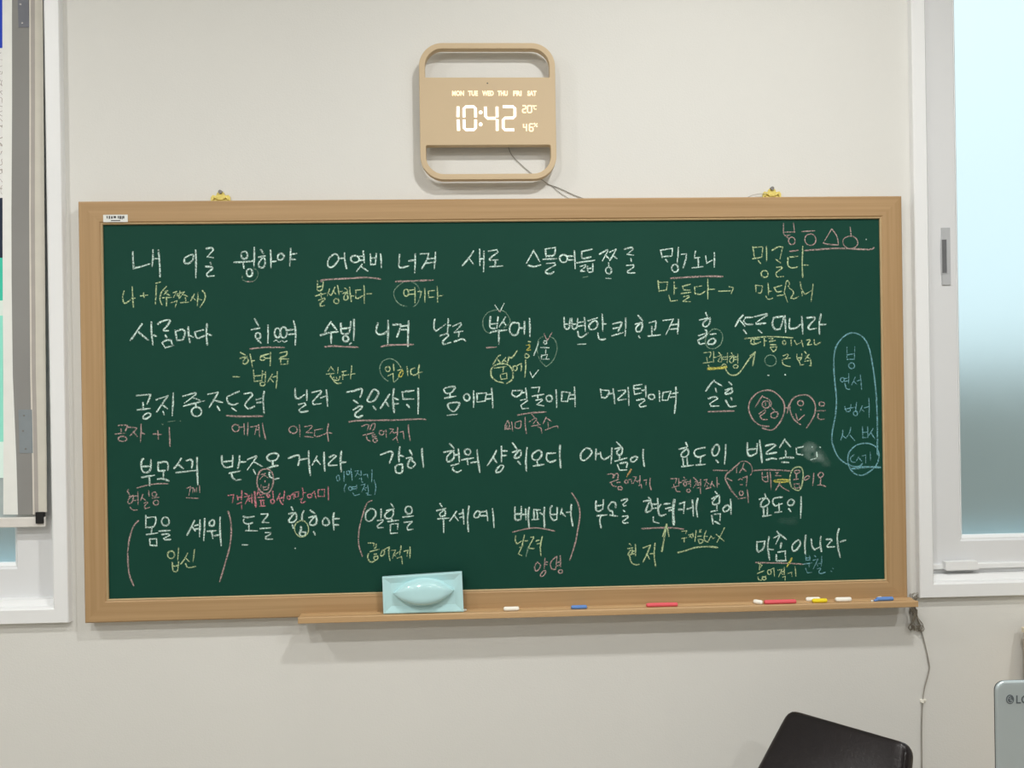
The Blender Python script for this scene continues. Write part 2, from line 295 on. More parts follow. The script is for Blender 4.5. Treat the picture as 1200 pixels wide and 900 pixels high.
STROKES = """@w|white chalk word 내|120 260 5|2.1
178,175 183,262 195,270 280,245; 297,163 292,262; 328,165 335,240 338,322; 297,218 328,214
@w|white chalk word 이를|120 260 5|2.1
c 530,192 488,208 480,235 500,245 528,225; 546,165 548,328; 608,157 640,152 650,165 615,205 650,210; 632,238 638,248; 603,262 640,265 645,275 612,305 618,320 655,316
@w|white chalk word 윙하야|120 260 5|2.1
o 832,195 19,22; 770,238 865,232 882,226; 825,240 830,272; 890,150 888,262; o 862,298 18,22; 928,162 944,186; 915,207 955,199; c 946,208 918,238 918,262 940,268 954,245; 985,165 988,270; 988,235 1018,230; c 1045,185 1028,200 1030,220 1050,222 1065,200; 1103,155 1098,258; 1105,190 1138,185; 1102,218 1132,220
@g|thin green ring|120 260 5|1.1
820,315 822,338 850,351 890,345 912,312 905,282 885,275
@p|pink tick|120 260 5|1.6
848,350 880,350
@y|yellow chalk note 나+ㅣ(주격조사)|130 325 10|1.6
155,160 138,230 150,295 180,300 228,262; 250,110 255,230 265,350; 238,245 285,243; 345,218 432,208; 380,180 390,238; 532,95 528,200 522,315; 525,70 580,55; 652,105 590,180 575,260 600,325; 632,165 665,155 620,205; 645,190 690,210; 605,240 710,235; 650,240 652,335; 730,180 770,165 735,235; 810,160 795,240; 775,200 800,190; 775,215 798,215; 700,300 775,275 755,350; 815,185 860,170 800,250; 845,200 905,225; 870,235 878,275; 815,298 910,290; 980,195 935,275; 950,230 990,265; 1020,180 1012,330; 1018,255 1065,262; 1070,155 1105,200 1095,270 1045,350
@w|white chalk word 사름마다|130 325 10|2.2
365,545 300,640 230,740; 310,630 375,685 440,735; 475,520 475,640 492,790; 478,670 535,692; 550,550 590,520 670,497 695,510 665,560 620,610 625,625 675,625; 635,678 655,705; 600,770 640,740 705,735 722,795; 600,765 635,825 735,798; 752,620 775,745; 755,640 830,610 868,640 855,700 835,735 775,735; 905,580 912,680 928,765; 915,680 965,700; 1085,615 985,640 1000,700 1035,712 1100,680; 1128,545 1118,660 1130,795; 1120,660 1180,680
@w|white chalk word 히여|120 260 5|2.1
892,568 915,608; 872,632 922,622; o 912,668 15,18; 912,695 930,710; 970,605 970,710; o 1026,650 17,28; o 1062,648 19,32; 1085,635 1120,630; 1090,660 1125,656; 1120,578 1132,640 1130,722
@w|wavy white chalk line|120 260 5|1.2
1005,700 1020,693 1035,705 1052,695 1065,705 1082,697
@p|pink underline|120 260 5|2.0
865,745 950,735 1065,736
@y|yellow chalk note 하여금|120 260 5|1.7
808,765 838,780; 805,800 850,788; c 842,795 822,825 840,832 855,812; 865,775 880,850; 872,815 892,812; o 938,800 14,12; 928,786 985,770; 955,800 985,798; 985,765 983,842; 1038,768 1080,760 1078,782 1042,794; 1035,802 1092,802; 1045,805 1045,835 1092,833; 1085,805 1087,832
@y|yellow chalk note 병서|120 400 5|1.5
765,207 805,208; 885,168 890,235; 938,172 934,232; 887,205 935,198; 890,235 934,230; 938,195 955,190; 956,175 954,240; o 938,250 14,11; 997,190 968,240; 980,215 1002,238; 1000,210 1025,202; 1025,178 1018,275
@w|white chalk word 어엿비|350 260 5|2.0
c 205,190 175,220 172,258 198,264 232,225 228,195; 232,215 270,212; 268,182 272,235 282,275; o 330,218 25,20; 352,203 382,200; 354,226 382,224; 378,170 385,240; 372,248 340,290; 366,262 405,288; 420,188 422,250; 455,185 450,250; 420,215 452,210; 422,250 450,248; 480,188 485,268
@p|pink underline|350 260 5|2.0
135,350 145,340 300,331 400,326 482,335
@w|white chalk word 너겨|350 260 5|2.0
592,190 588,255 600,268 645,258; 645,230 685,222; 683,188 680,298; 712,188 762,185 752,220 722,274; 752,218 795,212; 746,242 795,236; 802,178 795,275
@p|pink underline|350 260 5|2.0
568,350 640,347 788,341
@w|white chalk word 새로|350 260 5|2.0
1025,170 995,215 958,258; 995,210 1024,248; 1060,160 1062,255; 1085,172 1083,292; 1062,218 1084,215; 1112,172 1160,163 1168,178 1122,212 1122,225 1168,222; 1152,228 1152,258; 1120,263 1195,258
@y|yellow chalk note 불쌍하다|360 320 10|1.7
120,90 118,195; 188,100 180,185; 120,165 182,150; 120,195 145,210 178,188; 95,268 220,235; 160,235 168,288; 130,320 200,292 205,310 155,355 160,390 205,380; 262,185 235,265; 245,225 275,262; 325,165 285,260; 300,210 335,245; 355,145 375,255; 370,225 410,212; o 342,328 30,28; 440,175 470,200; 415,240 475,215; c 468,222 430,280 440,315 478,300 474,262; 497,165 505,250 518,335; 505,270 545,268; 565,200 630,195; 572,205 568,290 600,295 650,265; 665,145 670,355; 700,245 760,240
@g|thin green ring|350 260 5|1.3
610,356 572,385 557,420 570,460 600,487 636,494
@g|thin green ring|350 260 5|1.2
655,348 695,372 713,420 700,470 672,498
@y|yellow chalk note 여기다|350 260 5|1.6
o 630,415 14,20; 642,402 680,396; 644,426 680,422; 680,385 682,475; 698,408 720,408 712,442; 738,388 740,470; 795,402 760,405 762,442 795,440; 812,378 814,470; 814,435 848,430
@w|white chalk word 수빙|360 320 10|2.4
280,570 245,620 208,688; 285,590 345,665; 155,730 250,700 360,688; 278,700 282,820; 395,590 398,690 420,712 455,715 495,698; 512,565 495,700; 400,655 500,640; o 452,770 32,32; 515,820 498,835; 548,545 545,785
@p|pink underline|360 320 10|2.1
205,865 300,856 400,860 600,870
@w|white chalk word 니겨|360 320 10|2.3
828,585 808,680 840,718 900,710 940,680; 948,555 945,835; 1005,605 1080,603 1095,620 1050,755; 1095,625 1185,612; 1105,665 1180,660; 1188,560 1180,785 1182,860
@p|pink underline|350 260 5|2.0
482,732 520,723 600,720 672,718
@w|white chalk word 날로|350 260 5|2.1
797,570 792,620 805,640 860,600; 877,568 872,650; 875,608 890,606; 828,668 868,655 878,668 845,700 850,718 892,706; 903,612 948,592 955,602 912,648 962,640; 938,642 938,672; 912,702 958,686 978,698
@w|white chalk word 뿌메|560 350 10|2.2
148,210 140,320 170,350 205,345; 235,215 222,345; 145,300 225,290; 325,215 250,330; 290,265 330,310; 145,402 180,385 340,366; 245,385 245,535; c 400,290 372,345 385,405 430,428 468,402 485,300 440,282; 490,345 545,345; 545,270 545,415; 605,230 610,445
@g|thin green ring|560 350 10|1.3
245,130 140,150 70,220 58,310 90,380 145,408
@g|thin green ring|560 350 10|1.2
245,130 310,150 360,210 378,270 340,320 290,342
@w|white chalk tick mark|560 350 10|1.6
200,75 255,155 308,55
@p|pink tick|560 350 10|1.8
245,140 256,158 266,140
@p|pink tick|560 350 10|1.8
100,575 215,565
@y|yellow chalk note 쑴에|560 375 10|1.6
265,412 235,430 178,520; 225,455 260,495; 325,440 280,500; 300,470 340,490; 365,430 345,510; 365,430 400,440 465,352; 190,565 330,545; 300,560 295,605; 262,640 272,695 345,685; 262,640 338,622 340,680; o 435,565 25,28; 460,535 505,508 512,540 505,595; 560,470 560,560 550,670
@y|yellow ring|560 375 10|1.8
300,738 220,715 165,670 152,610 170,555 230,518 290,512 350,522 395,570 412,640 400,700 335,745
@Y|bright yellow small mark|560 375 10|1.8
570,295 600,288 605,318 575,352 618,352
@y|small yellow mark|560 375 10|1.4
590,252 620,255; c 556,395 556,440 590,440 598,415; 
@w|white chalk slash|560 375 10|1.6
712,258 685,340 655,415
@g|thin green balloon outline|560 375 10|1.1
775,190 720,220 695,300 702,400 740,490 800,545 870,490 915,400 928,310 900,230 850,195
@p|pink tick|560 375 10|1.7
775,160 812,240 868,150
@w|white chalk syllable 움|560 375 10|1.5
o 790,262 18,18; 735,322 835,325; 795,345 795,395; 745,410 745,462; 750,415 815,405 800,450 835,460 750,460
@w|white chalk tick mark|560 375 10|1.7
610,605 640,675 710,585
@y|yellow chalk note 쉽다|375 410 10|1.5
130,195 95,250; 130,205 168,250; 75,285 170,275; 212,205 208,275; 120,288 128,325; 130,310 160,362 200,393 247,388; 160,320 170,355 215,355 236,310; 190,320 200,338; 255,258 310,245; 262,290 268,345; 270,260 278,300 335,290; 372,185 358,340; 360,285 410,280
@g|thin green ring|375 410 10|1.3
800,368 730,310 700,220 730,140 810,103 890,130 945,200; 935,280 910,340 865,380
@y|yellow chalk note 익히다|375 410 10|1.6
o 795,225 28,28; 860,165 868,245; 795,305 855,275 862,372; 935,188 952,206; 910,242 965,225; 1018,195 1030,300; 1110,212 1065,235 1070,285 1110,295 1150,270; 1165,170 1152,260 1165,340; 1150,265 1200,260
@Y|bright yellow ring of a letter|375 410 10|1.6
c 960,238 925,300 950,314 972,275
@w|white chalk word 스믈여듧|580 260 5|2.0
228,165 185,242; 228,172 262,232; 195,255 230,262 268,252; 295,160 300,205; 297,158 355,150 345,195 300,200; 282,220 362,215; 300,245 350,240 355,252 300,285 302,300 325,305 345,292; o 402,215 23,22; 424,202 462,200; 426,224 462,222; 465,170 470,275; 505,175 570,160; 510,175 508,205 522,215 562,205; 480,240 585,225; 500,262 528,252 530,262 502,288 528,290; 543,260 545,290 560,295 574,288; 573,245 573,290; 545,275 572,270
@w|white chalk word 쫑를|580 260 5|1.9
612,190 655,165 662,170 630,228; 645,195 668,215; 672,178 708,160 705,172 672,228; 690,195 715,215; 665,240 668,260; o 666,285 17,19; 757,160 800,150 808,162 775,190 812,195; 795,215 800,232; 770,255 810,252 812,265 775,290 785,300 820,298
@w|white chalk dash|580 260 5|1.5
650,330 680,332
@g|faint green dash|580 260 5|1.1
515,326 545,320
@w|white chalk word 밍ㄱ노니|800 250 5|1.9
-130,215 -120,260; -125,215 -60,205 -62,245; -120,255 -65,250; -100,270 -88,285; -25,200 -32,290; o -45,322 19,22; -8,240 22,238 18,270 2,320; 75,222 68,262 100,258; 90,262 92,312; 55,320 118,312; 135,250 140,292 172,275; 185,230 185,315
@p|pink underline|800 250 5|2.1
-70,381 50,373 150,369 235,370
@y|yellow chalk note 만들다 with an arrow|580 260 5|1.7
955,345 962,408; 960,355 1012,352 1005,400 962,405; 1050,352 1050,425; 1050,390 1068,388; 1018,430 1030,465 1068,460; 1098,378 1145,365; 1100,378 1105,398 1142,400; 1088,420 1148,412; 1105,438 1135,432 1138,440 1102,465 1145,468; 1210,375 1170,382 1172,420 1205,424 1232,405; 1246,335 1247,452; 1248,396 1288,394; 1310,406 1380,404; 1372,380 1398,386 1384,420
@y|pale yellow chalk word 밍글다|820 280 7.5|1.7
465,70 480,160; 468,75 555,68 545,155; 465,175 545,160; 512,190 535,215; 585,65 588,195; o 570,308 30,30; 635,100 690,70 728,72 705,175; 668,180 710,210; 675,250 715,245 720,260 670,300 680,335 735,330; 790,160 860,152; 775,165 775,230 810,255 860,245; 905,65 900,220 905,340; 905,230 958,230
@p|pink dash|820 280 7.5|2.0
790,110 865,100
@y|yellow chalk note 만드노니|820 280 7.5|1.5
490,405 495,465; 495,408 552,412 540,470 515,475; 600,390 605,490; 605,460 630,460; 580,500 600,530 640,520; 650,430 720,408; 655,432 680,465 720,460; 680,500 745,490; 742,480 760,380 775,368 788,390 778,420; 745,480 772,555; 785,430 825,470 800,520 830,525 870,505; 882,378 895,440 925,488 980,455; 895,440 900,500; 995,398 978,550
@p|pink chalk marks 병 ㆆ △ ㆁ|860 200 5.714|1.4
332,350 332,415 345,435 375,430; 398,350 406,415; 335,412 408,410; 345,435 372,458; o 388,470 22,25; 455,408 542,402; o 512,462 38,38; 655,390 598,485 625,492 700,498 690,440 655,390; 778,378 785,440; o 780,480 50,42
@p|pink underline|860 200 5.714|2.0
475,535 600,525 720,520 900,528 938,515
@w|tiny chalk dot|860 200 5.714|1.6
884,459 887,461
@w|white chalk word 뻔한|580 260 5|2.0
405,560 408,615 420,630 435,618 440,565; 408,600 437,598; 450,565 452,615 465,630 480,615 485,565; 452,600 482,598; 485,590 522,585; 490,612 524,606; 524,560 530,640; 485,642 490,668 510,675 545,650; 545,580 600,562; c 585,578 552,605 560,630 590,625 602,598; 628,540 632,640; 632,598 652,598; 603,650 608,680 625,690 648,685
@w|white chalk dash|580 260 5|1.5
485,718 535,715
@w|white chalk word 킈ㅎ고져|580 260 5|2.1
690,598 735,588 742,598 722,640; 692,625 738,616; 685,668 750,648; 766,563 763,668; 838,548 865,580; 822,600 862,588; c 860,594 830,615 828,640 850,642 862,618; 842,668 850,680; 903,592 940,580 944,598 935,635; 918,612 920,662; 895,670 968,662; 985,578 1045,570 1002,660; 1028,605 1075,598; 1025,630 1075,625; 1075,570 1070,655
@w|white chalk syllable 흟|800 250 5|2.0
135,582 146,608; 98,625 160,610; c 157,614 122,640 120,658 138,664 158,642
@w|white chalk syllable 흟|815 375 10|2.2
115,110 135,140; 35,185 130,150 118,188 30,235 50,280 105,275; 175,170 240,160; c 195,218 155,245 150,280 195,285 232,255 225,225
@g|thin green ring|815 375 10|1.4
c 250,108 190,115 130,190 115,260 150,325 220,335 290,290 320,210 300,140
@w|white chalk word 쓰로미니라|820 280 7.5|2.2
385,665 345,710 312,770; 350,710 395,765; 400,690 465,688; 405,690 385,720 410,750 465,750; 480,685 580,660 590,672 495,735 505,748 580,740; 385,800 410,832; 515,800 548,828; 650,690 638,750 665,795 705,790; 645,695 720,682 735,700 705,795; 748,675 755,820; 790,700 785,765 800,790 850,780 885,750; 895,678 905,835; 940,695 1000,688 1010,705 955,770 965,795 1025,785; 1065,660 1050,745 1052,838; 1052,755 1108,750
@y|pale yellow underline|860 380 10|1.6
125,168 200,160 350,148 450,145 690,158
@y|yellow chalk note 따름이니라|860 380 10|1.7
205,175 198,220 225,235 265,225; 205,175 290,160; 240,180 235,215 265,228 315,205; 240,180 300,170; 355,165 355,258; 355,195 382,195; 410,165 455,165 450,175 415,205 485,190; 425,242 495,240; 425,270 500,262 490,300 460,322 425,275; o 590,215 18,22; 668,180 672,250; 710,190 735,238 780,215; 790,185 812,265; 850,185 885,178 890,192 862,243 912,235; 940,180 945,230 970,238 1015,210
@g|thin green ring|860 380 10|1.3
o 430,425 68,65
@y|pale yellow chalk note 근 보충|860 380 10|1.5
575,370 625,350 635,368 600,408; 570,410 660,395; 565,420 575,465 610,485 660,495; 738,350 740,400 762,430 790,398 795,345; 745,395 790,390; 765,435 780,480 820,470; 830,320 850,345; 830,375 880,355 835,410; 855,385 890,400; 830,435 905,420; 900,430 905,482; 885,485 905,485
@w|tiny chalk dots|860 380 10|2.0
398,594 410,598; 598,588 606,592
@y|pale yellow chalk note 관형형|815 375 10|1.4
92,385 175,375 180,400 165,440; 130,440 140,490; 90,505 195,490; 212,370 212,500; 212,440 245,435; 270,380 295,405; 255,430 310,410; c 302,428 265,480 298,492 310,460; 325,435 370,432; 320,462 370,460; 375,385 370,505; 420,385 440,405; 395,430 455,415; c 442,425 400,470 415,500 445,482; 450,435 495,432; 455,462 495,460; 495,400 495,505; 150,525 158,555; o 470,545 28,20; c 310,540 335,515 362,535 350,556
@Y|thick bright yellow underline|815 375 10|3.4
145,572 250,566 365,552
@y|pale yellow curved arrow|815 375 10|1.8
355,580 390,630 450,648 520,610 620,470 700,375; 640,420 700,372 684,450 670,535
@w|white chalk word 공지|120 400 5|2.0
200,318 272,312 280,322 262,368; 238,358 240,394; 203,402 280,393; c 268,420 245,432 240,450 262,452 284,430; 315,342 385,318 345,375 318,415; 350,370 382,395; 355,410 362,430; 415,300 410,435
@g|faint green dash|120 400 5|1.2
385,472 428,465; 350,487 358,486; 455,466 459,466
@w|white chalk word 중ㅈㄷ려|120 400 5|2.0
472,322 540,303 548,312 482,362; 525,328 572,345; 475,380 598,348; 546,360 549,385; o 552,412 29,27; 618,310 677,298 672,312 626,388; 650,345 705,358; 672,380 688,405; 802,293 745,318 730,330 740,362 770,372 795,362; 758,390 785,408; 830,308 870,302 880,315 838,365 840,382 858,395 892,380; 900,342 938,332; 905,360 940,355; 948,293 942,340 948,422
@p|pink underline|120 400 5|2.2
728,435 800,440 942,438
@p|pink chalk note 공자 + ㅣ|130 480 10|1.7
85,185 180,182 190,200 170,250; 118,225 122,265; 50,285 175,275; o 137,342 50,30; 195,205 290,212 295,230 225,310; 262,258 310,315; 355,170 348,380; 350,270 395,285; 495,285 595,290; 550,248 557,345; 685,210 688,320 695,430
@p|pink chalk note 에게|120 400 5|1.6
o 782,508 21,21; 802,505 832,500; 830,482 832,546; 853,475 850,552; 868,502 905,495 893,545; 898,522 918,516; 915,488 922,560; 938,480 944,520 957,575
@w|white chalk word 닐러|350 400 5|2.1
-20,275 -18,325 0,335 35,312; 48,285 48,345; 0,370 35,360 42,372 2,400 15,415 55,408; 78,300 125,288 130,302 85,350 88,370 132,365; 128,332 160,320; 162,285 170,380
@p|pink chalk note 이르다|350 400 5|1.5
o -32,518 24,21; 5,490 8,558; 35,500 75,492 78,502 45,535 80,535; 35,557 85,562; 140,512 95,520 92,550 112,558 165,538; 175,482 168,530 175,585; 165,533 195,538
@w|white chalk word 글으샤디|375 410 10|2.3
315,495 400,480 480,452 495,480 470,555; 395,590 445,625; 390,705 450,665 495,660 480,690 415,745 415,780 455,790 498,768; c 630,465 590,520 555,590 580,610 640,590 685,510 670,480; 622,660 655,700; 815,520 770,590 710,685; 765,600 805,660; 865,455 855,600 872,735; 875,570 918,582; 870,632 918,628; 960,495 1100,475; 965,500 975,575 1100,575; 1018,640 1055,680; 1150,450 1150,750
@p|pink underline|350 400 5|2.0
295,472 340,465 500,462 600,460 700,455 745,458
@p|pink chalk note 끊어적기|415 480 10|1.6
90,195 150,175 175,185 155,240; 185,235 205,180 235,160 247,182 235,225 215,250; 105,300 230,270; 145,310 155,350 190,370; 210,300 245,290; 215,320 260,312; o 245,358 24,24; o 322,270 28,26; 348,252 375,240 378,325; 415,225 460,230 418,285; 445,255 470,275; 472,272 505,262; 510,210 505,320; 455,355 495,320 515,385; 535,265 575,255 585,340; 635,180 640,260 658,365
@w|white chalk word 몸이며|350 400 5|2.1
c 855,275 915,267 895,300 862,303; 885,305 888,322; 855,333 922,320; c 878,365 935,358 940,375 912,410 882,395; o 985,328 17,20; 1025,290 1025,385; 1045,305 1045,355; 1045,305 1100,302 1092,350 1050,356; 1100,312 1135,308; 1100,338 1135,335; 1130,275 1138,390
@w|thin white underline|350 400 5|1.4
870,434 932,427
@w|white chalk word 얼굴이며|580 400 5|2.0
105,287 100,310 125,325 152,308 158,288; 103,290 158,286; 160,302 185,297; 180,275 187,332; 150,345 185,338 190,348 152,375 160,395 195,392; 215,272 262,268 255,298; 218,322 285,310; 250,315 252,335; 240,345 275,338 278,345 246,370 285,378; o 318,335 18,18; 358,285 362,388; 392,295 390,350; 392,295 440,300 425,352 392,352; 438,315 465,312; 438,338 465,335; 465,268 470,382
@p|pink underline|580 400 5|1.8
132,432 200,420 300,413
@w|white chalk word 머리털이며|580 400 5|2.0
618,280 625,328 652,328 672,290 622,285; 668,308 692,303; 692,278 702,365; 722,290 760,285 762,298 722,335 725,345 768,338; 780,270 785,375; 812,260 860,252; 812,280 852,276; 812,262 818,310 858,302; 860,288 882,284; 882,260 885,325; 830,345 870,337 878,348 845,372 855,385 885,378; o 918,325 18,15; 963,290 965,352; 985,300 980,345 1008,345; 985,300 1030,292 1012,345; 1028,308 1072,300; 1028,328 1060,324; 1060,268 1060,340 1052,422
@p|pink chalk note 의미축소|580 470 10|1.4
150,228 120,285 120,328; 150,228 170,270 165,320 135,320 140,285; 115,332 188,325; 195,245 208,350; 240,250 235,310 280,320 305,290 305,230 240,250; 355,190 355,280 370,380; 430,150 465,195; 400,245 470,200 490,212 450,265; 480,225 520,275; 425,295 530,275; 505,300 540,320 548,375; 600,190 565,265; 600,195 665,240; 622,250 625,320; 590,340 720,292 740,315
@w|white chalk word 솔한|800 400 5|2.1
185,228 160,255 135,292; 185,235 232,262; 192,275 198,298; 150,335 190,325 205,335 160,365 165,380 212,378; 270,238 288,255; 250,285 288,272; c 285,278 252,298 256,310 288,298; 282,330 290,345; 252,345 275,382 312,378
@p|pink underline|800 400 5|2.0
150,412 225,410 300,408
@p|large pink ring|870 440 10|1.8
310,598 200,580 120,510 75,410 85,310 160,215 260,175 350,182 430,240 485,320 490,420 450,530 380,620 320,640 230,615
@p|second pink ring|870 440 10|1.8
680,575 610,520 560,420 560,320 620,250 700,228 780,240 840,310 855,390 830,490 750,615
@p|pink chalk letters inside the rings|870 440 10|1.6
235,235 200,290 152,370; 240,250 300,275 335,320 330,365; o 275,340 45,42; 268,320 272,355; 195,450 262,398 268,430 205,475 235,515 290,515; 345,380 375,410; c 372,428 335,450 340,490 390,495 415,455 405,430; 490,385 560,370; 545,325 525,440; o 680,325 35,30; 683,398 688,404; 625,450 645,515 665,518 725,460; o 930,335 32,24; 870,415 970,412; 890,450 882,490 910,515 960,508
@b|tall blue chalk oval|960 380 5|1.9
340,765 340,600 335,440 320,290 295,150 260,80 200,50 140,75 95,140 85,230 90,330 100,430 95,530 75,640 80,710 120,790 190,830 235,832 252,815
@b|blue chalk list 병 연서 병서|960 380 5|1.4
162,132 162,205 205,205 208,132; 162,180 205,172; o 190,243 17,17; o 135,325 11,13; 146,320 168,313; 148,335 168,331; 172,290 172,345; 150,347 160,378 178,380; 210,310 190,355; 203,335 220,352; 222,332 240,326; 240,295 248,385; 148,480 160,510 180,510 186,468; 150,497 215,485; 218,458 212,510; o 212,522 12,13; 252,478 235,515; 245,495 262,510; 264,490 290,482; 290,435 292,545
@b|blue chalk letters ㅅㅅ ㅂㅅ|960 380 5|1.4
138,620 135,650 125,680; 135,650 157,670; 185,605 175,640 155,668; 180,650 208,682; 253,600 255,665 285,662; 283,600 285,662; 255,635 283,630; 315,610 292,650; 302,635 325,670; 205,765 183,782 190,805 212,808; 218,800 230,775; 228,780 250,802; 252,772 272,766 272,812; 298,750 300,800
@b|blue chalk ring|960 380 5|1.8
c 265,697 215,710 175,750 168,810 195,865 240,885 285,870 330,830 350,780 340,730 310,705
@b|thick blue underline|960 380 5|2.8
190,848 270,836 358,838
@w|white chalk word 부모ㅅ긔|130 480 10|2.2
385,575 360,600 360,690 390,735 440,730 465,690 470,585; 362,665 465,665; 360,795 510,768; 450,780 455,890; 555,615 555,700 570,720 635,712; 560,625 640,610 670,640 668,710; 620,720 615,795; 545,815 610,810 680,835; 825,570 785,635 740,690; 785,640 850,690; 885,600 930,580 955,610 948,685; 765,738 1000,712; 1010,560 1012,720 1020,880
@p|thin pink underline|140 540 10|1.5
205,318 330,285 450,268 570,268
@p|pink chalk note 현실음|140 540 10|1.5
110,335 95,355 120,395; 112,418 165,402; c 158,412 115,440 100,490 130,500 158,462; 165,415 215,408; 165,465 215,460; 215,365 220,515; 125,540 155,575 210,575; 275,390 250,465; 265,430 310,465; 340,350 350,415; 290,495 325,482 330,495 295,530 305,560 355,545; o 410,392 27,27; 385,437 465,427; o 430,490 30,28
@p|pink chalk note 께|140 540 10|1.4
790,322 835,300 815,405; 845,320 868,312 860,375; 880,330 885,370; 905,310 905,362; 938,290 942,370; 785,432 925,440
@w|white chalk word 받ㅈ온|260 530 10|2.2
0,40 5,130 40,175 90,172 125,165; 128,40 125,160; 10,115 120,100; 208,40 205,110 188,190; 210,115 285,110; 85,245 215,220; 110,245 130,300 170,325 225,318; 300,85 395,48 405,60 300,205; 370,110 475,165; 370,205 395,255; c 600,12 550,30 530,70 570,102 630,90 665,45 640,15; 595,105 600,165; 530,190 600,165 660,155; 620,315 670,303; 558,235 562,280 590,302
@w|white chalk word 거시라|340 530 10|2.2
-20,70 80,35 110,55 95,155; 110,90 210,70; 218,-15 222,130 238,270; 315,45 260,150; 300,80 355,140; 398,0 400,130 408,220; 460,60 510,35 540,45 455,130 460,155 550,150; 600,-15 590,110 600,230; 595,120 655,115
@p|grey pink ring|260 530 10|1.9
c 520,195 450,220 415,310 420,400 460,460 520,485 570,450 600,370 600,270 570,215
@p|pink chalk syllable inside the ring|260 530 10|1.5
455,262 510,245 445,320; 500,270 545,300; 505,330 508,350; 460,380 462,420; 485,400 490,440 540,430 552,370; 490,412 530,402
@P|deep pink chalk note 객체높임|260 530 10|1.8
75,505 140,495 125,590; 180,510 190,560; 190,530 225,525; 235,450 230,560; 180,605 230,585 235,665; 270,480 300,495; 265,522 325,505 275,605; 300,545 330,575; 325,545 350,535; 350,490 355,600; 430,430 415,500; 440,470 450,500 482,490; 420,530 492,525; 445,565 500,560; 457,565 462,625; 490,562 492,625; 445,630 510,628; o 545,510 15,15; 597,455 605,540; o 595,575 22,24
@P|thick pink stroke|260 530 10|2.6
385,460 390,550 398,640
@P|deep pink chalk note 선어말어미|260 530 10|1.7
680,480 645,565; 665,520 700,600 718,608; 690,540 725,522; 735,450 720,580; o 785,530 18,21; 800,515 838,480 846,545; 855,470 860,525 895,520 900,465 855,470; 945,415 955,520; 955,475 982,472; 915,550 945,540 925,580 945,595 978,575; o 1030,510 25,21; 1052,490 1085,458 1105,540; 1130,440 1130,515 1200,518 1205,435 1130,440; 1245,405 1250,560
@b|faint blue chalk note 이어적기(연철)|340 530 10|1.3
o 562,302 19,33; 630,225 632,340; o 680,240 18,22; 697,225 716,212; 712,190 728,330; 760,220 800,215 765,285; 785,245 830,272; 830,215 835,270; 810,310 835,300 840,335; 860,265 905,255 912,300; 960,205 955,350; 655,375 635,420 640,465; o 705,425 20,22; 720,407 770,402; 725,430 770,426; 778,385 780,440; 735,475 760,505 815,490; 835,340 855,355; 830,385 880,370 840,465; 862,420 885,445; 885,417 910,410; 910,385 918,460; 890,480 915,475 905,500 955,500; 985,325 1005,400 992,495
@w|white chalk word 감히|415 480 10|2.2
310,530 420,490 450,510 440,560 412,630; 535,435 525,540 528,610; 530,535 580,548; c 490,660 550,640 565,655 560,735 500,740 485,700; 650,475 680,530; 610,572 670,555; c 672,565 640,610 630,660 655,685 700,665 715,630 682,600; 795,455 800,560 815,675
@w|white chalk word 헐워상|350 400 5|2.1
885,600 910,626; 850,650 912,638; c 900,645 868,680 875,705 905,690 912,662; 912,668 940,660; 935,630 942,705; 893,728 938,716; 905,738 902,752 928,767 953,755; o 990,648 18,17; 955,695 1025,682; 988,695 992,722; 1010,712 1045,705; 1045,635 1050,690 1062,768; 1160,638 1138,680 1105,728; 1140,680 1160,710; 1188,615 1188,705; 1190,642 1222,642; 1190,670 1218,668; c 1185,725 1160,750 1158,768 1182,762 1200,735
@w|white chalk word 히오디|580 470 10|2.2
205,490 260,565; 205,600 290,570; c 290,575 235,640 235,665 280,660 308,620; 270,705 300,742; 375,545 362,700 370,820; c 500,580 440,625 445,680 500,690 545,640 540,590; 490,700 500,740; 450,762 575,740; 615,612 710,608; 610,612 605,680 650,715 715,690; 762,515 760,650 772,780
@w|white chalk word 아니|580 400 5|2.1
c 530,628 503,660 508,695 535,692 567,655 555,630; 592,630 590,695; 590,660 612,658; 617,650 625,682 645,690 676,670; 685,625 680,718
@w|white chalk word 홈이|700 520 10|2.1
225,-20 275,30; 205,60 290,40; c 290,45 230,90 245,130 285,115; 255,130 262,175; 205,205 345,165; 235,245 260,310 345,305; 265,230 340,220 350,240 340,280; c 430,150 390,180 400,210 440,205 470,160; 538,65 535,150 550,270
@p|pink chalk note 끊어적기|700 520 10|1.5
115,360 165,350 190,365 180,400; 190,400 210,355 240,350 245,380 235,410; 145,455 255,415; 160,455 180,490 220,500; 230,455 270,450; o 265,520 25,20; o 340,445 20,20; 355,427 395,415 405,465; 420,385 457,390 420,465; 440,420 475,450; 475,437 500,425; 500,375 495,470; 485,490 515,475 520,520; 545,430 575,420 570,480; 620,400 615,480 632,540
@o|short orange slash|700 520 10|2.6
395,300 345,385
@w|white chalk word 효|700 520 10|2.1
1035,-15 1057,32; 955,65 1045,40; c 1045,60 985,118 990,150 1040,150 1070,105; 1000,170 1010,262; 1050,165 1055,255; 988,268 1125,250
@w|white chalk word 도이|800 400 5|2.1
132,622 75,635 70,665 95,678 132,665; 105,680 103,715; 78,725 132,720; c 192,608 172,640 178,668 200,665 214,635 208,610; 195,695 208,710; 252,605 245,718
@p|pink underline|800 400 5|1.9
180,755 260,757
@w|white chalk word 비르소다|800 400 5|2.4
378,595 382,660 402,670 432,655; 435,600 434,655; 382,635 434,628; 450,580 458,650 465,712; 485,612 530,603 545,610 490,650 496,660 550,650; 490,695 525,685 550,690; 598,572 568,622; 598,580 632,618; 603,640 604,678; 568,688 600,680 650,682; 580,708 620,710; 705,617 665,625 668,660 702,665
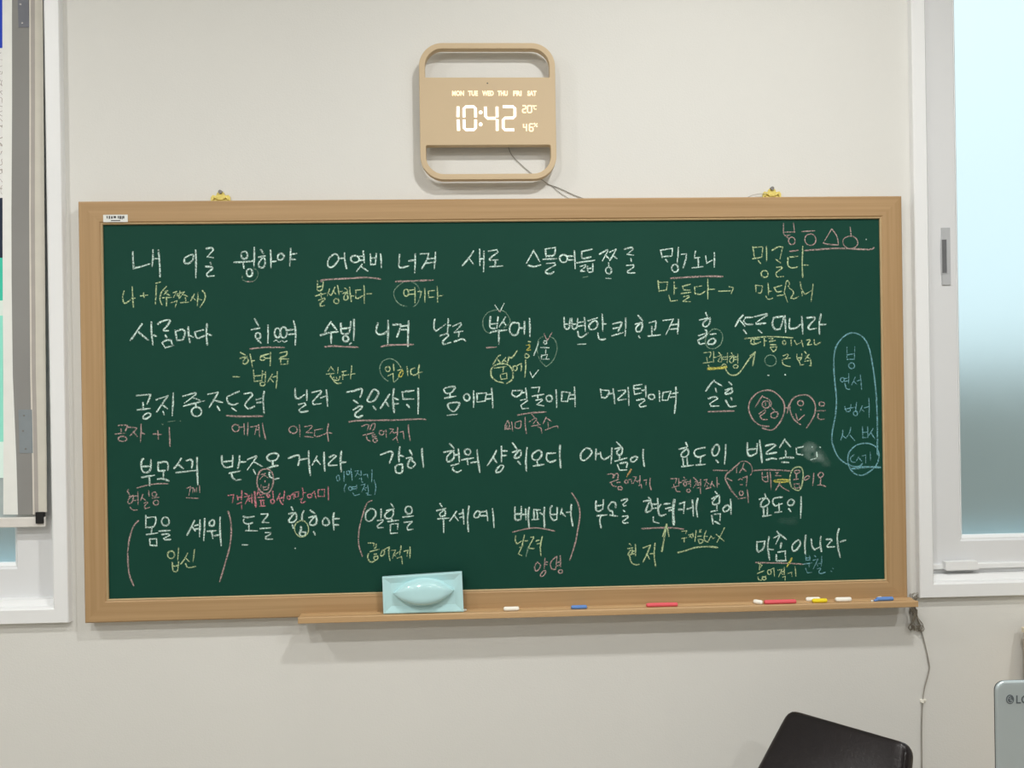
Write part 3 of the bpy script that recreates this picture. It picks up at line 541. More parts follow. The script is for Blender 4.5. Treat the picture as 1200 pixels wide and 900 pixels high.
@w|half wiped white stroke|930 500 10|1.6
268,300 275,352; 200,388 262,370; 215,236 222,244; 306,236 314,244
@p|pink chalk note 관형격조사|780 530 10|1.5
60,310 130,305 115,360; 95,375 98,405; 75,415 140,395; 152,310 155,395; 155,355 190,350; 115,420 130,455 175,462; 210,290 225,305; 195,335 245,320; o 228,370 18,24; 245,347 287,342; 250,370 290,366; 288,320 292,405; o 268,450 21,18; 325,295 370,335; 345,345 375,340 325,415; 362,365 405,352; 365,385 405,380; 408,315 412,400; 370,420 405,410 410,485; 450,325 485,315 455,400; 478,350 510,372; 485,390 488,420; 470,428 530,412; 545,340 520,410; 540,362 575,405; 600,295 605,410; 605,370 630,370
@p|pink chalk bracket|780 530 10|2.0
865,125 780,200 698,290 760,430 840,530; 720,305 780,335
@p|thin pink ring|780 530 10|1.1
830,240 835,170 870,115 940,105 1000,150 1015,220 990,275
@p|pink chalk note ㅅ ㅣ 의|780 530 10|1.6
918,130 895,190 865,240; 900,185 942,222; 850,325 878,310 900,322; 875,380 898,378; 905,300 952,282; 952,275 945,395; o 885,480 22,25; 850,545 940,530; 955,440 970,590
@p|pink underline|870 530 10|1.8
130,215 300,205 565,218
@p|pink chalk note 비룻옴이오|870 530 10|1.6
230,235 235,320 270,345 295,340; 290,235 300,345; 235,295 295,285; 325,235 335,435; 385,240 418,235 385,275 455,275; 440,355 415,400 385,450; 430,375 480,420 545,455; c 650,210 610,220 625,250 660,240 670,220; 630,255 632,315; 600,320 655,312; 605,370 612,420 670,415 665,370 605,370; c 745,285 720,310 740,325 785,295 770,275; 835,245 822,390; c 915,235 885,265 905,295 945,275 940,245; 915,300 912,380; 880,385 920,382 975,400
@Y|bright yellow flattened ring|870 530 10|2.2
c 370,340 400,325 470,320 550,328 540,342 450,350
@y|yellow ring|870 530 10|1.7
c 650,170 590,200 560,270 555,340 580,410 650,448 690,405 705,330 710,240 690,185
@p|large pink bracket|120 530 5|1.8
212,400 180,440 155,530 150,630 160,720 185,782
@w|white chalk word 몸을|120 530 5|2.0
255,370 255,442; 260,382 310,378 315,400 300,435 260,440; 290,445 288,470; 258,482 325,472; 278,505 280,545; 280,510 318,505 320,547; 285,545 320,547; o 370,405 22,25; 330,462 398,457; 348,482 385,478 395,486 360,505 370,512 400,510
@w|white chalk word 셰워|120 530 5|2.1
540,400 520,440 497,485; 525,435 545,460; 540,430 570,422; 545,450 572,446; 572,395 570,495; 600,388 594,518; c 648,395 628,410 632,430 652,428 656,408; 615,463 668,458; 640,463 648,505; 657,490 688,482; 690,380 690,460 697,548
@p|large pink bracket|120 530 5|1.9
737,345 752,400 755,480 745,560 720,650 688,758
@y|yellow chalk note 입신|120 530 5|1.7
o 403,600 20,22; 447,560 442,630; 410,645 415,692 430,700 443,690; 447,640 442,690; 412,668 445,662; 500,590 485,620 460,655; 488,620 510,640; 540,568 532,640; 488,652 502,675 548,668
@w|white chalk word 도를|120 530 5|1.9
825,375 850,382 890,375; 830,390 828,408 850,420 882,412; 858,422 860,455; 840,458 908,460; 930,362 968,360 968,370 937,410 975,412; 925,447 988,442; 955,470 985,470 985,480 957,495 962,508 998,508
@w|white chalk dash|120 530 5|1.6
820,542 855,542; 1128,560 1132,563
@w|white chalk word 힘ㅎ야|260 530 10|2.2
815,640 835,680; 785,720 865,705; c 860,710 790,790 800,820 850,810 875,770; 960,685 940,740 942,800; 825,850 840,890; 925,870 930,900 912,950 930,985 975,975 982,935 930,935; 1035,680 1090,715; 1020,765 1105,740; c 1095,750 1035,820 1040,850 1085,850 1112,815; 1076,930 1096,968; c 1220,765 1182,805 1190,845 1230,855 1260,820; 1314,710 1304,800 1316,910; 1316,780 1376,776; 1310,850 1370,850
@y|pale yellow ring|260 530 10|1.5
o 935,895 82,95
@p|large pink bracket|350 530 5|1.6
430,282 400,300 375,370 355,450 352,540 375,612
@w|white chalk word 일홈을|350 530 5|2.0
c 425,330 395,355 395,395 420,402 448,375 450,345; 483,332 483,385; 462,400 492,395 490,408 462,430 466,442 495,440; 540,300 555,320; 515,342 560,330; c 548,335 508,360 510,385 540,385 555,362; 545,388 547,402; 522,406 585,398; 538,425 538,475 578,472; 542,420 582,418 580,450; o 645,338 20,22; 610,380 672,372; 618,410 665,405 638,435 640,455 670,450
@y|yellow chalk note 끊어적기|420 610 10|1.7
115,260 185,265 180,300; 210,275 205,315 185,325; 135,365 240,335; 120,385 110,430 130,475 165,485 200,465; 185,395 215,390; c 180,430 225,415 228,440 200,465; c 285,345 262,390 270,415 300,395 305,355; 310,335 362,308 355,380 372,468; 385,350 435,345 400,440; 410,395 440,415; 440,390 480,365; 500,295 485,400; 455,440 505,420 518,515; 535,360 580,345 570,415; 605,310 605,440
@w|white chalk word 후셰예|350 530 5|2.0
828,300 840,318; 808,342 862,328; c 855,338 828,360 835,375 858,368; 815,390 880,385; 848,390 850,472; 925,345 905,375 885,402; 912,370 935,400; 940,362 965,352; 945,382 968,376; 962,335 968,420; 998,315 990,390 995,465; c 1045,345 1028,365 1032,382 1055,378 1062,352; 1063,350 1100,345; 1066,372 1102,370; 1100,340 1108,400; 1135,330 1145,440
@w|white chalk word 베퍼|595 590 10|2.2
85,40 85,170 115,195 150,185; 158,35 155,180; 90,125 155,120; 170,130 208,125; 210,65 215,190; 250,45 240,150 252,290; 305,72 380,74; 305,90 308,180; 340,80 350,180; 285,190 365,182; 378,110 425,135; 430,45 425,150 432,280
@w|white chalk word ㅂ서|595 590 10|2.1
520,25 500,60 500,150 540,200 575,185; 580,45 575,185; 505,130 575,125; 635,60 618,125; 630,105 675,150; 685,105 738,95; 745,10 740,130 762,265
@p|pink underline|595 590 10|1.7
60,335 200,300 320,285 430,298 550,322
@p|large pink bracket|580 530 5|1.8
450,238 485,295 498,360 488,440 468,540 438,632
@y|pale yellow chalk note 달려|595 590 10|1.7
95,380 88,430 110,475 160,440; 195,370 172,480 175,500; 200,440 232,435; 140,515 165,510 125,590 165,610; 270,395 300,390 300,410 250,500 260,525 310,525; 330,440 375,425; 345,475 385,462; 405,385 382,500 390,610
@g|faint smeared green stroke|595 590 10|2.2
240,510 215,620
@p|pink chalk note 양명|595 590 10|1.6
c 345,690 315,740 325,785 355,780 385,730 365,700; 435,640 428,760; 435,685 468,685; 435,718 465,715; c 425,785 385,830 390,855 425,840 445,800; 575,620 520,665 500,710 515,765 560,770 578,625; 580,690 612,682; 575,730 620,718; 615,612 620,740; o 618,797 25,20
@w|white chalk word 부모를|580 530 5|2.1
592,285 592,335 610,345 632,330; 635,278 632,330; 592,315 632,308; 598,372 655,366; 620,372 614,400 622,442; 745,375 775,372 778,382 748,405 755,415 780,412
@w|white chalk word 부모를|700 520 10|2.1
170,680 125,740 150,785 175,785; 170,680 210,695 215,750; 175,790 185,840; 145,835 235,848; 280,665 340,645 355,660 300,710 310,728 335,722; 300,780 325,795
@w|white chalk word 현뎌케|700 520 10|2.2
595,625 627,656; 540,675 625,662; c 615,675 572,770 575,800 620,785 640,745; 630,712 705,705; 640,758 710,750; 705,640 712,768; 655,855 655,910 720,930; 780,705 850,700; 745,710 712,760 725,830 760,842 800,825; 800,760 885,740; 835,785 885,772; 960,705 1022,680 1010,815; 950,770 1010,768; 1050,765 1110,745; 1112,660 1125,850; 1175,640 1160,740 1172,860
@w|thick white stroke|700 520 10|3.2
902,655 888,780 896,950
@p|pink underline|730 590 10|1.9
220,295 400,285 580,285 710,300
@w|white chalk word 홈이|780 530 10|2.1
580,460 605,490; 540,545 625,500; c 620,505 550,580 560,610 610,605 630,575; 600,625 600,662; 530,695 605,680; 540,740 555,840; 565,725 640,720 635,800; 575,810 635,840; c 715,620 672,660 685,695 730,680 748,640; 760,550 765,725
@w|white chalk word 효도이|870 530 10|2.1
260,485 275,530; 195,550 275,530; c 275,535 220,590 220,640 270,630 315,585; 245,660 250,745; 290,640 290,735; 235,750 335,735; 465,525 370,540 355,590 385,630 465,600; 425,600 430,690; 380,705 460,695; c 568,550 530,585 540,618 580,618 605,580; 540,660 568,695; 685,520 680,770
@y|yellow chalk note 현저|730 590 10|1.8
75,470 95,490; 55,530 118,518; c 100,540 60,590 80,605 110,570; 90,590 142,586; 145,480 148,610; 115,560 145,552; 75,610 100,690 150,718 190,710; 235,520 320,485 290,570 235,685; 285,600 310,650; 320,590 365,585; 375,465 365,600 382,735
@y|yellow chalk arrow|730 590 10|2.2
455,560 475,450 510,240; 465,385 510,240 540,385
@y|pale yellow chalk note 구개음화 X|730 590 10|1.5
690,325 745,318 735,350; 685,410 745,400; 715,410 718,455; 770,368 802,360 775,395; 790,385 808,400; 815,350 822,390; 857,315 842,445; 895,310 915,305 895,335 920,332; 875,385 925,380; c 885,420 900,465 930,452 938,430; 975,320 950,385 965,440 1000,450; 960,385 990,385; 1000,440 1030,380 1050,410 1080,400; 1090,360 1185,440; 1188,285 1100,455
@y|pale yellow underline|730 590 10|2.0
640,575 740,550 850,515 1000,505 1110,515
@w|white chalk word 마춤이니라|880 620 10|2.2
70,145 70,240 95,270; 75,150 162,140 142,228 95,265; 212,90 195,200 218,360; 205,235 262,240; 305,25 332,62; 265,105 345,60 290,175; 355,75 415,120; 355,160 345,220; 295,300 295,370; 315,270 400,255 405,362; 300,372 412,368; c 545,130 485,190 490,250 530,245 575,180 570,140; 640,70 630,180 635,290; 705,115 715,200 745,240 805,210; 818,85 810,170 825,265; 880,120 935,118 945,135 890,195 905,210 980,205; 1030,-5 1010,80 1020,220 1045,330; 1045,148 1110,128
@p|grey pink underline|880 620 10|1.7
55,390 200,395 400,398 615,412
@Y|short yellow slash|880 620 10|2.6
478,340 422,438
@y|yellow chalk note 끊어적기|880 620 10|1.5
85,400 130,418 112,450; 100,420 98,478; 75,520 150,488; 80,560 90,590 122,598; o 152,578 24,16; 130,558 175,550; o 215,505 21,27; 235,472 266,455 275,550; 315,480 362,470 322,560; 345,510 375,532; 360,502 385,492; 387,450 390,535; 370,562 402,550 398,598; 430,520 475,505 480,555; 515,440 525,555
@b|blue chalk note 분철|880 620 10|1.5
640,300 645,362 688,362; 685,310 690,362; 645,340 688,335; 610,410 715,395; 680,400 680,440; 640,460 660,512 712,505; 740,310 762,325; 725,365 785,350 730,465; 760,400 782,430; 790,405 822,400; 827,320 825,432; 775,465 812,455 815,468 795,498 812,520 870,505; 955,456 965,464; 935,490 946,498"""

# ------------------------------------------------------------------ window extents (metres, on the plane of each piece)
XL, XR, YB = -2.75, 3.1, -5.2
CY = WY - 0.016                                  # casing face
lw_x1 = P(74.5, 365, CY).x; lw_x0 = lw_x1 - 1.45; lw_z0 = P(60, 730.5, CY).z; lw_z1 = 1.16
rw_x0 = P(1073.5, 365, CY).x; rw_x1 = rw_x0 + 1.45; rw_z0 = P(1140, 699.5, CY).z; rw_z1 = 1.10
CW = 0.0335                                       # casing face width
# ------------------------------------------------------------------ room shell
T = 0.20
def wall_with_holes(name, holes):
    m = MB(); xs = sorted({XL - T, XR + T} | {v for h in holes for v in (h[0], h[1])})
    for a, b in zip(xs[:-1], xs[1:]):
        hs = [h for h in holes if h[0] <= a + 1e-6 and h[1] >= b - 1e-6]
        if not hs: m.box(a, b, WY, WY + T, FLOOR, CEIL)
        else:
            m.box(a, b, WY, WY + T, FLOOR, hs[0][2]); m.box(a, b, WY, WY + T, hs[0][3], CEIL)
    return m.build(name, M['wall'])
IN = 0.012
w = wall_with_holes('wall_front', [(lw_x0 + IN, lw_x1 - IN, lw_z0 + IN, lw_z1 - IN), (rw_x0 + IN, rw_x1 - IN, rw_z0 + IN, rw_z1 - IN)]); w['kind'] = 'structure'
tag(MB().box(XL - T, XL, YB - T, WY, FLOOR, CEIL).build('wall_left', M['wall_dim']), kind='structure')
tag(MB().box(XR, XR + T, YB - T, WY, FLOOR, CEIL).build('wall_right', M['wall_dim']), kind='structure')
tag(MB().box(XL, XR, YB - T, YB, FLOOR, CEIL).build('wall_back', M['wall_dim']), kind='structure')
tag(MB().box(XL - T, XR + T, YB - T, WY + T, FLOOR - 0.1, FLOOR).build('floor', M['floor']), kind='structure')
tag(MB().box(XL - T, XR + T, YB - T, WY + T, CEIL, CEIL + 0.1).build('ceiling', M['ceiling']), kind='structure')
tag(MB().box(XL, XR, WY - 0.012, WY, FLOOR, FLOOR + 0.09, 0.003).build('baseboard_front', M['trim']), kind='structure')

# ------------------------------------------------------------------ windows
def window(n, x0, x1, z0, z1, sash_mat, stile, deep, drop=0.0):
    r = struct('window_%d' % n, ((x0+x1)/2, WY, z0))
    b = 0.004
    cas = [(0, WY), (0, CY + 0.002), (0.0015, CY), (CW - b, CY), (CW, CY + 0.004), (CW, WY + 0.004), (CW + 0.012, WY + 0.009), (CW + 0.012, WY + 0.12), (IN, WY + 0.12), (IN, WY)]
    sweep_frame(cas, x0, x1, z0, z1).build('casing', M['trim'], r)
    i = CW + 0.012; sy = WY + deep
    sp = [(0.001, sy + 0.035), (0.001, sy), (stile - 0.006, sy), (stile, sy + 0.007), (stile, sy + 0.035)]
    sweep_frame(sp, x0 + i, x1 - i, z0 + i - drop, z1 - i).build('sash', sash_mat, r)
    g = i + stile
    bd = [(-0.002, sy + 0.006), (0.0, sy + 0.005), (0.006, sy + 0.012), (0.006, sy + 0.02), (-0.002, sy + 0.02)]
    sweep_frame(bd, x0 + g, x1 - g, z0 + g - drop, z1 - g).build('glazing_bead', M['trim'], r)
    MB().box(x0 + g - 0.002, x1 - g + 0.002, sy + 0.022, sy + 0.027, z0 + g - drop - 0.002, z1 - g + 0.002).build('glass_pane', M['frost'], r)
    return r, sy
w1, sy1 = window(1, lw_x0, lw_x1, lw_z0, lw_z1, M['sash'], 0.093, 0.030, 0.024)
w2, sy2 = window(2, rw_x0, rw_x1, rw_z0, rw_z1, M['sash'], 0.078, 0.022)
# latch on the right window's sash
a = P(1102.5, 267, sy2); b = P(1113.5, 334, sy2)
hl = MB().box(a.x, b.x, sy2 - 0.003, sy2 + 0.001, b.z, a.z, 0.0008).build('latch_plate', M['handle'], w2)
a2 = P(1103.5, 281, sy2 - 0.003); b2 = P(1109.5, 320, sy2 - 0.003)
sweep_frame([(0, sy2 - 0.003), (0, sy2 - 0.0042), (0.0012, sy2 - 0.0042), (0.0016, sy2 - 0.003)], a2.x - 0.0015, b2.x + 0.0015, b2.z - 0.0015, a2.z + 0.0015).build('latch_rim', M['handle'], w2)
MB().box(a2.x, b2.x, sy2 - 0.0034, sy2 - 0.0028, b2.z, a2.z).build('latch_slot', M['darkslot'], w2)
# rail and white stop at the foot of the right window
ra = P(1150, 661.5, WY + 0.005); rb = P(1150, 667, WY + 0.005)
MB().box(rw_x0 + CW + 0.012, rw_x1 - CW - 0.012, WY + 0.013, WY + 0.030, rb.z, ra.z, 0.001).build('track_rail', M['trim'], w2)
sa = P(1108.5, 658.5, WY + 0.0); sb = P(1149, 668, WY + 0.0)
st = MB().prism_y([(sa.x, sb.z + 0.003), (sa.x + 0.003, sb.z), (sb.x - 0.004, sb.z + 0.001), (sb.x, sb.z + 0.006), (sb.x - 0.007, sa.z), (sa.x, sa.z - 0.001)], WY + 0.001, WY + 0.014).build('sash_stop', M['trim'], w2)

# ------------------------------------------------------------------ roller blind over the left window
BY = WY + 0.010
bx1 = P(50.0, 300, BY).x; bx0 = lw_x0 + CW + 0.03
bz0 = P(30, 607, BY).z; bz1 = lw_z1 - CW - 0.06
bl = thing('roller_blind', ((bx0+bx1)/2, BY, bz0 - 0.02), 'sheer white roller blind hanging in the left window, printed at its left and creased', 'blind')
nx, nz = 60, 220; vv = []; ff = []
cre = [P(30, y, BY).z for y in (154, 205, 310, 391, 468, 556, 587)]
for j in range(nz + 1):
    z = bz0 + (bz1 - bz0) * j / nz
    for i2 in range(nx + 1):
        t = (i2 / nx) ** 0.45
        x = bx0 + (bx1 - bx0) * t
        dy = 0.0012*math.sin((bx1 - x)*210 + 0.8*math.sin(z*5)) * max(0, 1 - (bx1 - x)/0.12)
        for c in cre: dy += 0.0022 * math.exp(-((z - c + 0.012*(bx1-x))/0.0035)**2)
        xx = x + (0.002*math.sin(z*6.5) if i2 == nx else 0.002*math.sin(z*6.5)*t)
        vv.append((xx, BY - dy, z))
for j in range(nz):
    for i2 in range(nx):
        a0 = j*(nx+1) + i2; ff.append((a0, a0+1, a0+nx+2, a0+nx+1))
mk('fabric', vv, ff, M['blind'], bl, smooth=True)
hz0 = P(30, 617.5, BY).z
MB().box(bx0, bx1 - 0.002, BY - 0.004, BY + 0.004, hz0, bz0 + 0.002, 0.002).build('hem_bar', plain('blind_hem', (222, 218, 212), 0.7), bl)
ca = P(41.6, 600.2, BY - 0.0075); cb = P(50.6, 613.6, BY - 0.0075)
MB().box(ca.x, cb.x, BY - 0.0085, BY + 0.004, cb.z, ca.z, 0.001).build('end_cap', M['black'], bl)['label'] = 'black end cap of the hem bar'
MB().tube([(bx0 - 0.01, BY + 0.012, bz1 + 0.012), (bx1 + 0.005, BY + 0.012, bz1 + 0.012)], 0.018, 16).build('roller', M['trim'], bl, True)
# flat print along the blind's left part
pm, pnt, pb = nmat('blind_print'); ptc = N(pnt, 'ShaderNodeTexCoord'); psx = N(pnt, 'ShaderNodeSeparateXYZ'); pnt.links.new(ptc.outputs['Object'], psx.inputs[0])
zt = P(2, -80, BY).z; zb = P(2, 560, BY).z
pmr = N(pnt, 'ShaderNodeMapRange'); pmr.inputs['From Min'].default_value = zb - bl.location.z; pmr.inputs['From Max'].default_value = zt - bl.location.z
pnt.links.new(psx.outputs['Z'], pmr.inputs['Value'])
prr = N(pnt, 'ShaderNodeValToRGB'); prr.color_ramp.interpolation = 'CONSTANT'
def frac(y): return (P(2, y, BY).z - zb) / (zt - zb)
els = prr.color_ramp.elements
els[0].position = 0.0; els[0].color = s2l((226, 248, 240)) + (1,)
els[1].position = 1.0; els[1].color = s2l((20, 62, 190)) + (1,)
for y, c in ((520, (150, 232, 212)), (372, (226, 240, 232)), (355, (60, 200, 172)), (305, (22, 36, 60)), (234, (232, 232, 230)), (60, (20, 62, 190))):
    e = els.new(frac(y)); e.color = s2l(c) + (1,)
nzs = N(pnt, 'ShaderNodeTexNoise'); nzs.inputs['Scale'].default_value = 60; nzs.inputs['Detail'].default_value = 1
pnt.links.new(ptc.outputs['Object'], nzs.inputs['Vector'])
c1 = N(pnt, 'ShaderNodeMath', operation='COMPARE'); c1.inputs[1].default_value = 0.5; c1.inputs[2].default_value = 0.02; pnt.links.new(nzs.outputs[0], c1.inputs[0])
g1 = N(pnt, 'ShaderNodeMath', operation='GREATER_THAN'); g1.inputs[1].default_value = frac(228); g2 = N(pnt, 'ShaderNodeMath', operation='LESS_THAN'); g2.inputs[1].default_value = frac(62)
pnt.links.new(pmr.outputs[0], g1.inputs[0]); pnt.links.new(pmr.outputs[0], g2.inputs[0])
a1_ = N(pnt, 'ShaderNodeMath', operation='MULTIPLY'); a2_ = N(pnt, 'ShaderNodeMath', operation='MULTIPLY')
pnt.links.new(c1.outputs[0], a1_.inputs[0]); pnt.links.new(g1.outputs[0], a1_.inputs[1]); pnt.links.new(a1_.outputs[0], a2_.inputs[0]); pnt.links.new(g2.outputs[0], a2_.inputs[1])
mxc = N(pnt, 'ShaderNodeMix', data_type='RGBA'); pnt.links.new(a2_.outputs[0], mxc.inputs[0]); pnt.links.new(pmr.outputs[0], prr.inputs[0]); pnt.links.new(prr.outputs[0], mxc.inputs[6]); mxc.inputs[7].default_value = s2l((180, 172, 168)) + (1,)
pnt.links.new(mxc.outputs[2], pb.inputs['Base Color']); pb.inputs['Roughness'].default_value = 0.8
def strip(name, rows, y0, y1, mat, label=None):
    """thin cloth strip; rows = (pixel y, left x, right x) down its length"""
    v = []; f = []
    for (y, xl, xr) in rows:
        a = P(xl, y, y0); c = P(xr, y, y0); v += [(a.x, y0, a.z), (c.x, y0, c.z), (c.x, y1, c.z), (a.x, y1, a.z)]
    for k in range(len(rows) - 1):
        for q in range(4): f.append((4*k + q, 4*k + (q+1) % 4, 4*k + 4 + (q+1) % 4, 4*k + 4 + q))
    f += [(3, 2, 1, 0), tuple(range(4*len(rows)-4, 4*len(rows)))]
    o = MB().add(v, f).build(name, mat, bl)
    if label: o['label'] = label
    return o
strip('printed_picture', [(-80, -210, 2.7), (0, -210, 2.7), (150, -210, 2.8), (300, -210, 3.0), (450, -210, 3.6), (520, -210, 4), (560, -210, 4)], BY - 0.0050, BY - 0.0045, pm, 'blue, navy and mint print on the blind')
gband = plain('grey_blind_cloth', (140, 139, 136), 0.8, var=0.05, scale=6)
rows = [(-80, 13.6, 34.0), (0, 14.0, 34.2), (120, 14.2, 34.4), (250, 13.4, 34.2), (330, 13.6, 34.6), (440, 15.0, 35.4), (540, 19.2, 37.6), (603, 21.0, 38.5)]
gb = strip('grey_band', rows, BY - 0.0050, BY - 0.0045, gband, 'grey band down the sheer blind')
strip('light_fold', [(y, r, r + 1.9) for y, l, r in rows], BY - 0.0056, BY - 0.0046, plain('pale_fold', (214, 208, 198), 0.8), 'pale vertical fold')
strip('second_band', [(y, r + 1.9, r + 6.5) for y, l, r in rows], BY - 0.0050, BY - 0.0045, plain('mauve_grey_cloth', (172, 166, 160), 0.8, var=0.04), 'narrower, lighter grey band')
strip('white_cover', [(y, (2.7 if y < 200 else 3.0 if y < 400 else 3.8), l) for y, l, r in rows], BY - 0.0049, BY - 0.0045, plain('white_cover_cloth', (236, 237, 232), 0.8, var=0.02), 'plain white band beside the print')  # opaque white strip added; hides the cyan sky light through the fabric
strip('gap_cover', [(-80, 40.4, 48.4), (0, 40.6, 50.0), (250, 40.6, 52.0), (440, 41.7, 53.6), (540, 43.9, 54.6), (600, 45.0, 55.0)], BY - 0.0047, BY - 0.0042, plain('gap_cover_beige', (206, 202, 190), 0.8, var=0.03), 'pale beige edge of the blind')  # pale strip added to hide the shaded gap at the blind's edge
for (y0_, y1_, xl, xr, dots) in ((-6, 32, 20.5, 33.2, ((24, 5), (26, 27))), (480, 531, 21.6, 37.5, ((28, 487), (27, 505), (30, 526)))):
    pt = strip('hinge_plate', [(y0_, xl, xr), (y1_, xl + 1.2, xr + 1.0)], BY - 0.0058, BY - 0.0048, plain('blue_grey_plate', (134, 142, 146) if y0_ > 0 else (112, 114, 122), 0.7, var=0.05), 'blue-grey plate with dark screw heads')
    for (dx_, dy_) in dots:
        q_ = P(dx_, dy_, BY - 0.006); MB().tube([(q_.x, BY - 0.0063, q_.z), (q_.x, BY - 0.0057, q_.z)], 0.0022, 8).build('screw_head', M['screw'], pt)

# ------------------------------------------------------------------ outside
tag(MB().box(-14, 16, 5.0, 9.0, -6, 0.12).build('neighbour_building', M['bldg']), 'plain grey building outside, a blur behind the frosted right window', 'building')
tag(MB().box(-6, 8, WY + 0.26, WY + 0.85, -0.54, -0.50).build('lean_to_roof', M['ledge']), 'pale blue roof just outside below the frosted windows', 'roof')
tag(MB().box(-30, 30, WY + T, 60, -6.2, -6.0).build('ground', M['bldg']), kind='structure')

# ------------------------------------------------------------------ chalkboard
H = 0.904; FW = 0.0485
bd = thing('chalkboard', (0, 0.02, -H/2), 'long green chalkboard in an oak-look frame covered in handwritten Korean notes', 'chalkboard')
PY = 0.0065
prof = [(0, WY - 0.004), (0, 0.003), (0.003, 0.0), (FW - 0.005, 0.0), (FW - 0.0005, 0.0038), (FW - 0.0005, PY + 0.004), (FW - 0.02, WY - 0.004)]
for sd in ('top', 'bottom', 'left', 'right'):
    sweep_rail(prof, -0.9, 0.9, -H/2, H/2, sd).build('frame_rail', M['woodx'] if sd in ('top', 'bottom') else M['woodz'], bd)
sweep_frame([(FW - 0.0020, 0.0022), (FW - 0.0004, 0.0012), (FW + 0.0012, 0.003), (FW + 0.0012, PY + 0.001), (FW - 0.002, PY + 0.001)], -0.9, 0.9, -H/2, H/2).build('inner_bead', M['lip'], bd)
panel = MB().box(-0.9 + FW - 0.006, 0.9 - FW + 0.006, PY, PY + 0.008, -H/2 + FW - 0.006, H/2 - FW + 0.006).build('writing_surface', M['green'], bd)
# tray
zt = P(700, 710.8, 0).z
TYF = -0.034
tx0 = P(349.0, 724, TYF).x; tx1 = 0.9035
ztop = P(348.5, 724.6, TYF).z; zbot = P(349, 731.2, TYF).z
ztop2 = P(1075, 704.4, TYF).z; zbot2 = P(1075, 711.5, TYF).z
ZT = (ztop + ztop2) / 2; ZB = (zbot + zbot2) / 2
tprof = [(-0.0005, ZT), (-0.012, ZT), (-0.014, ZT - 0.0012), (-0.027, ZT - 0.0012), (-0.029, ZT + 0.0006), (TYF + 0.001, ZT + 0.0006), (TYF, ZT - 0.001), (TYF, ZB + 0.001), (TYF + 0.001, ZB), (-0.0005, ZB)]
MB().prism_x(tprof, tx0, tx1).build('chalk_tray', M['traywood'], bd)
# brass hangers screwed to the wall above the frame
for (hx, hy) in ((258.5, 229), (904.5, 225.5)):
    c = P(hx, hy, WY - 0.003); zb_ = H/2 - 0.008; m = MB(); HT = H/2 + 0.0065
    out = [(c.x - 0.021, zb_), (c.x - 0.021, HT + 0.007), (c.x - 0.017, HT + 0.012), (c.x - 0.010, HT + 0.010), (c.x - 0.007, HT + 0.017), (c.x, HT + 0.021), (c.x + 0.007, HT + 0.017), (c.x + 0.010, HT + 0.010), (c.x + 0.017, HT + 0.012), (c.x + 0.021, HT + 0.007), (c.x + 0.021, zb_)]
    m.prism_y(out[::-1], WY - 0.0035, WY - 0.0012)
    for sx in (-1, 1):
        m.tube([(c.x + sx*0.016, WY - 0.0045, HT + 0.001), (c.x + sx*0.013, WY - 0.0055, HT + 0.006), (c.x + sx*0.007, WY - 0.0055, HT + 0.003)], 0.0016, 6)
    m.box(c.x - 0.0075, c.x + 0.0075, WY - 0.0055, WY - 0.003, HT + 0.0005, HT + 0.008, 0.0008)
    hg = m.build('hanger_plate', M['brass'], bd); hg['label'] = 'brass hanger plate above the frame'
    MB().tube([(c.x, WY - 0.0075, HT + 0.018), (c.x, WY - 0.0005, HT + 0.018)], 0.0042, 10).build('screw', M['screw'], hg)
# sticker
sa = P(121, 251.8, 0); sb = P(149.8, 260.2, 0)
stk = MB().box(sa.x, sb.x, -0.0006, 0.0002, sb.z, sa.z).build('sticker', M['sticker'], bd); stk['label'] = 'small white maker label with dark print'

# chalk writing: each stroke is a thin layer of chalk on the board, written as polylines
def split_corners(pts):
    runs = []; cur = [pts[0]]
    for i in range(1, len(pts)-1):
        cur.append(pts[i])
        a = Vector(pts[i]) - Vector(pts[i-1]); b = Vector(pts[i+1]) - Vector(pts[i])
        if a.length > 1e-6 and b.length > 1e-6 and a.angle(b) > math.radians(72): runs.append(cur); cur = [pts[i]]
    cur.append(pts[-1]); runs.append(cur); return runs
NST = [0]
def ribbon(V, Fc, UV, path, width, Y, rnd, taper=True):
    """path = list of (x, z) metres"""
    pts = [Vector((p[0], 0, p[1])) for p in path]
    q = [pts[0]]
    for p in pts[1:]:
        if (p - q[-1]).length > 2e-4: q.append(p)
    if len(q) < 2: q = [pts[0], pts[0] + Vector((0.002, 0, 0.0005))]
    # extend a little for rounded ends
    q[0] = q[0] + (q[0] - q[1]).normalized() * width * 0.2; q[-1] = q[-1] + (q[-1] - q[-2]).normalized() * width * 0.2
    n = len(q); base = len(V); NST[0] += 1
    y = Y - 0.00012 - 0.00000045 * NST[0]
    ph = rnd.random()*6; L = 0.0
    for i, p in enumerate(q):
        t = (q[min(i+1, n-1)] - q[max(i-1, 0)]).normalized(); nn = Vector((-t.z, 0, t.x))
        if i: L += (p - q[i-1]).length
        w_ = width * (1 + 0.14*math.sin(ph + L*140))
        if 0 < i < n-1:
            a = (q[i] - q[i-1]).normalized(); b = (q[i+1] - q[i]).normalized(); w_ *= 1 / max(0.75, math.sqrt(max(0.01, (1 + a.dot(b))/2)))
        if taper and (i == n-1): w_ *= 0.62
        if taper and i == 0: w_ *= 0.85
        for s_, v_ in ((-1, 0.0), (1, 1.0)):
            c = p + nn * (s_ * w_ / 2); V.append((c.x, y, c.z)); UV.append((L, v_))
        if i: k = base + 2*i; Fc.append((k-2, k, k+1, k-1))
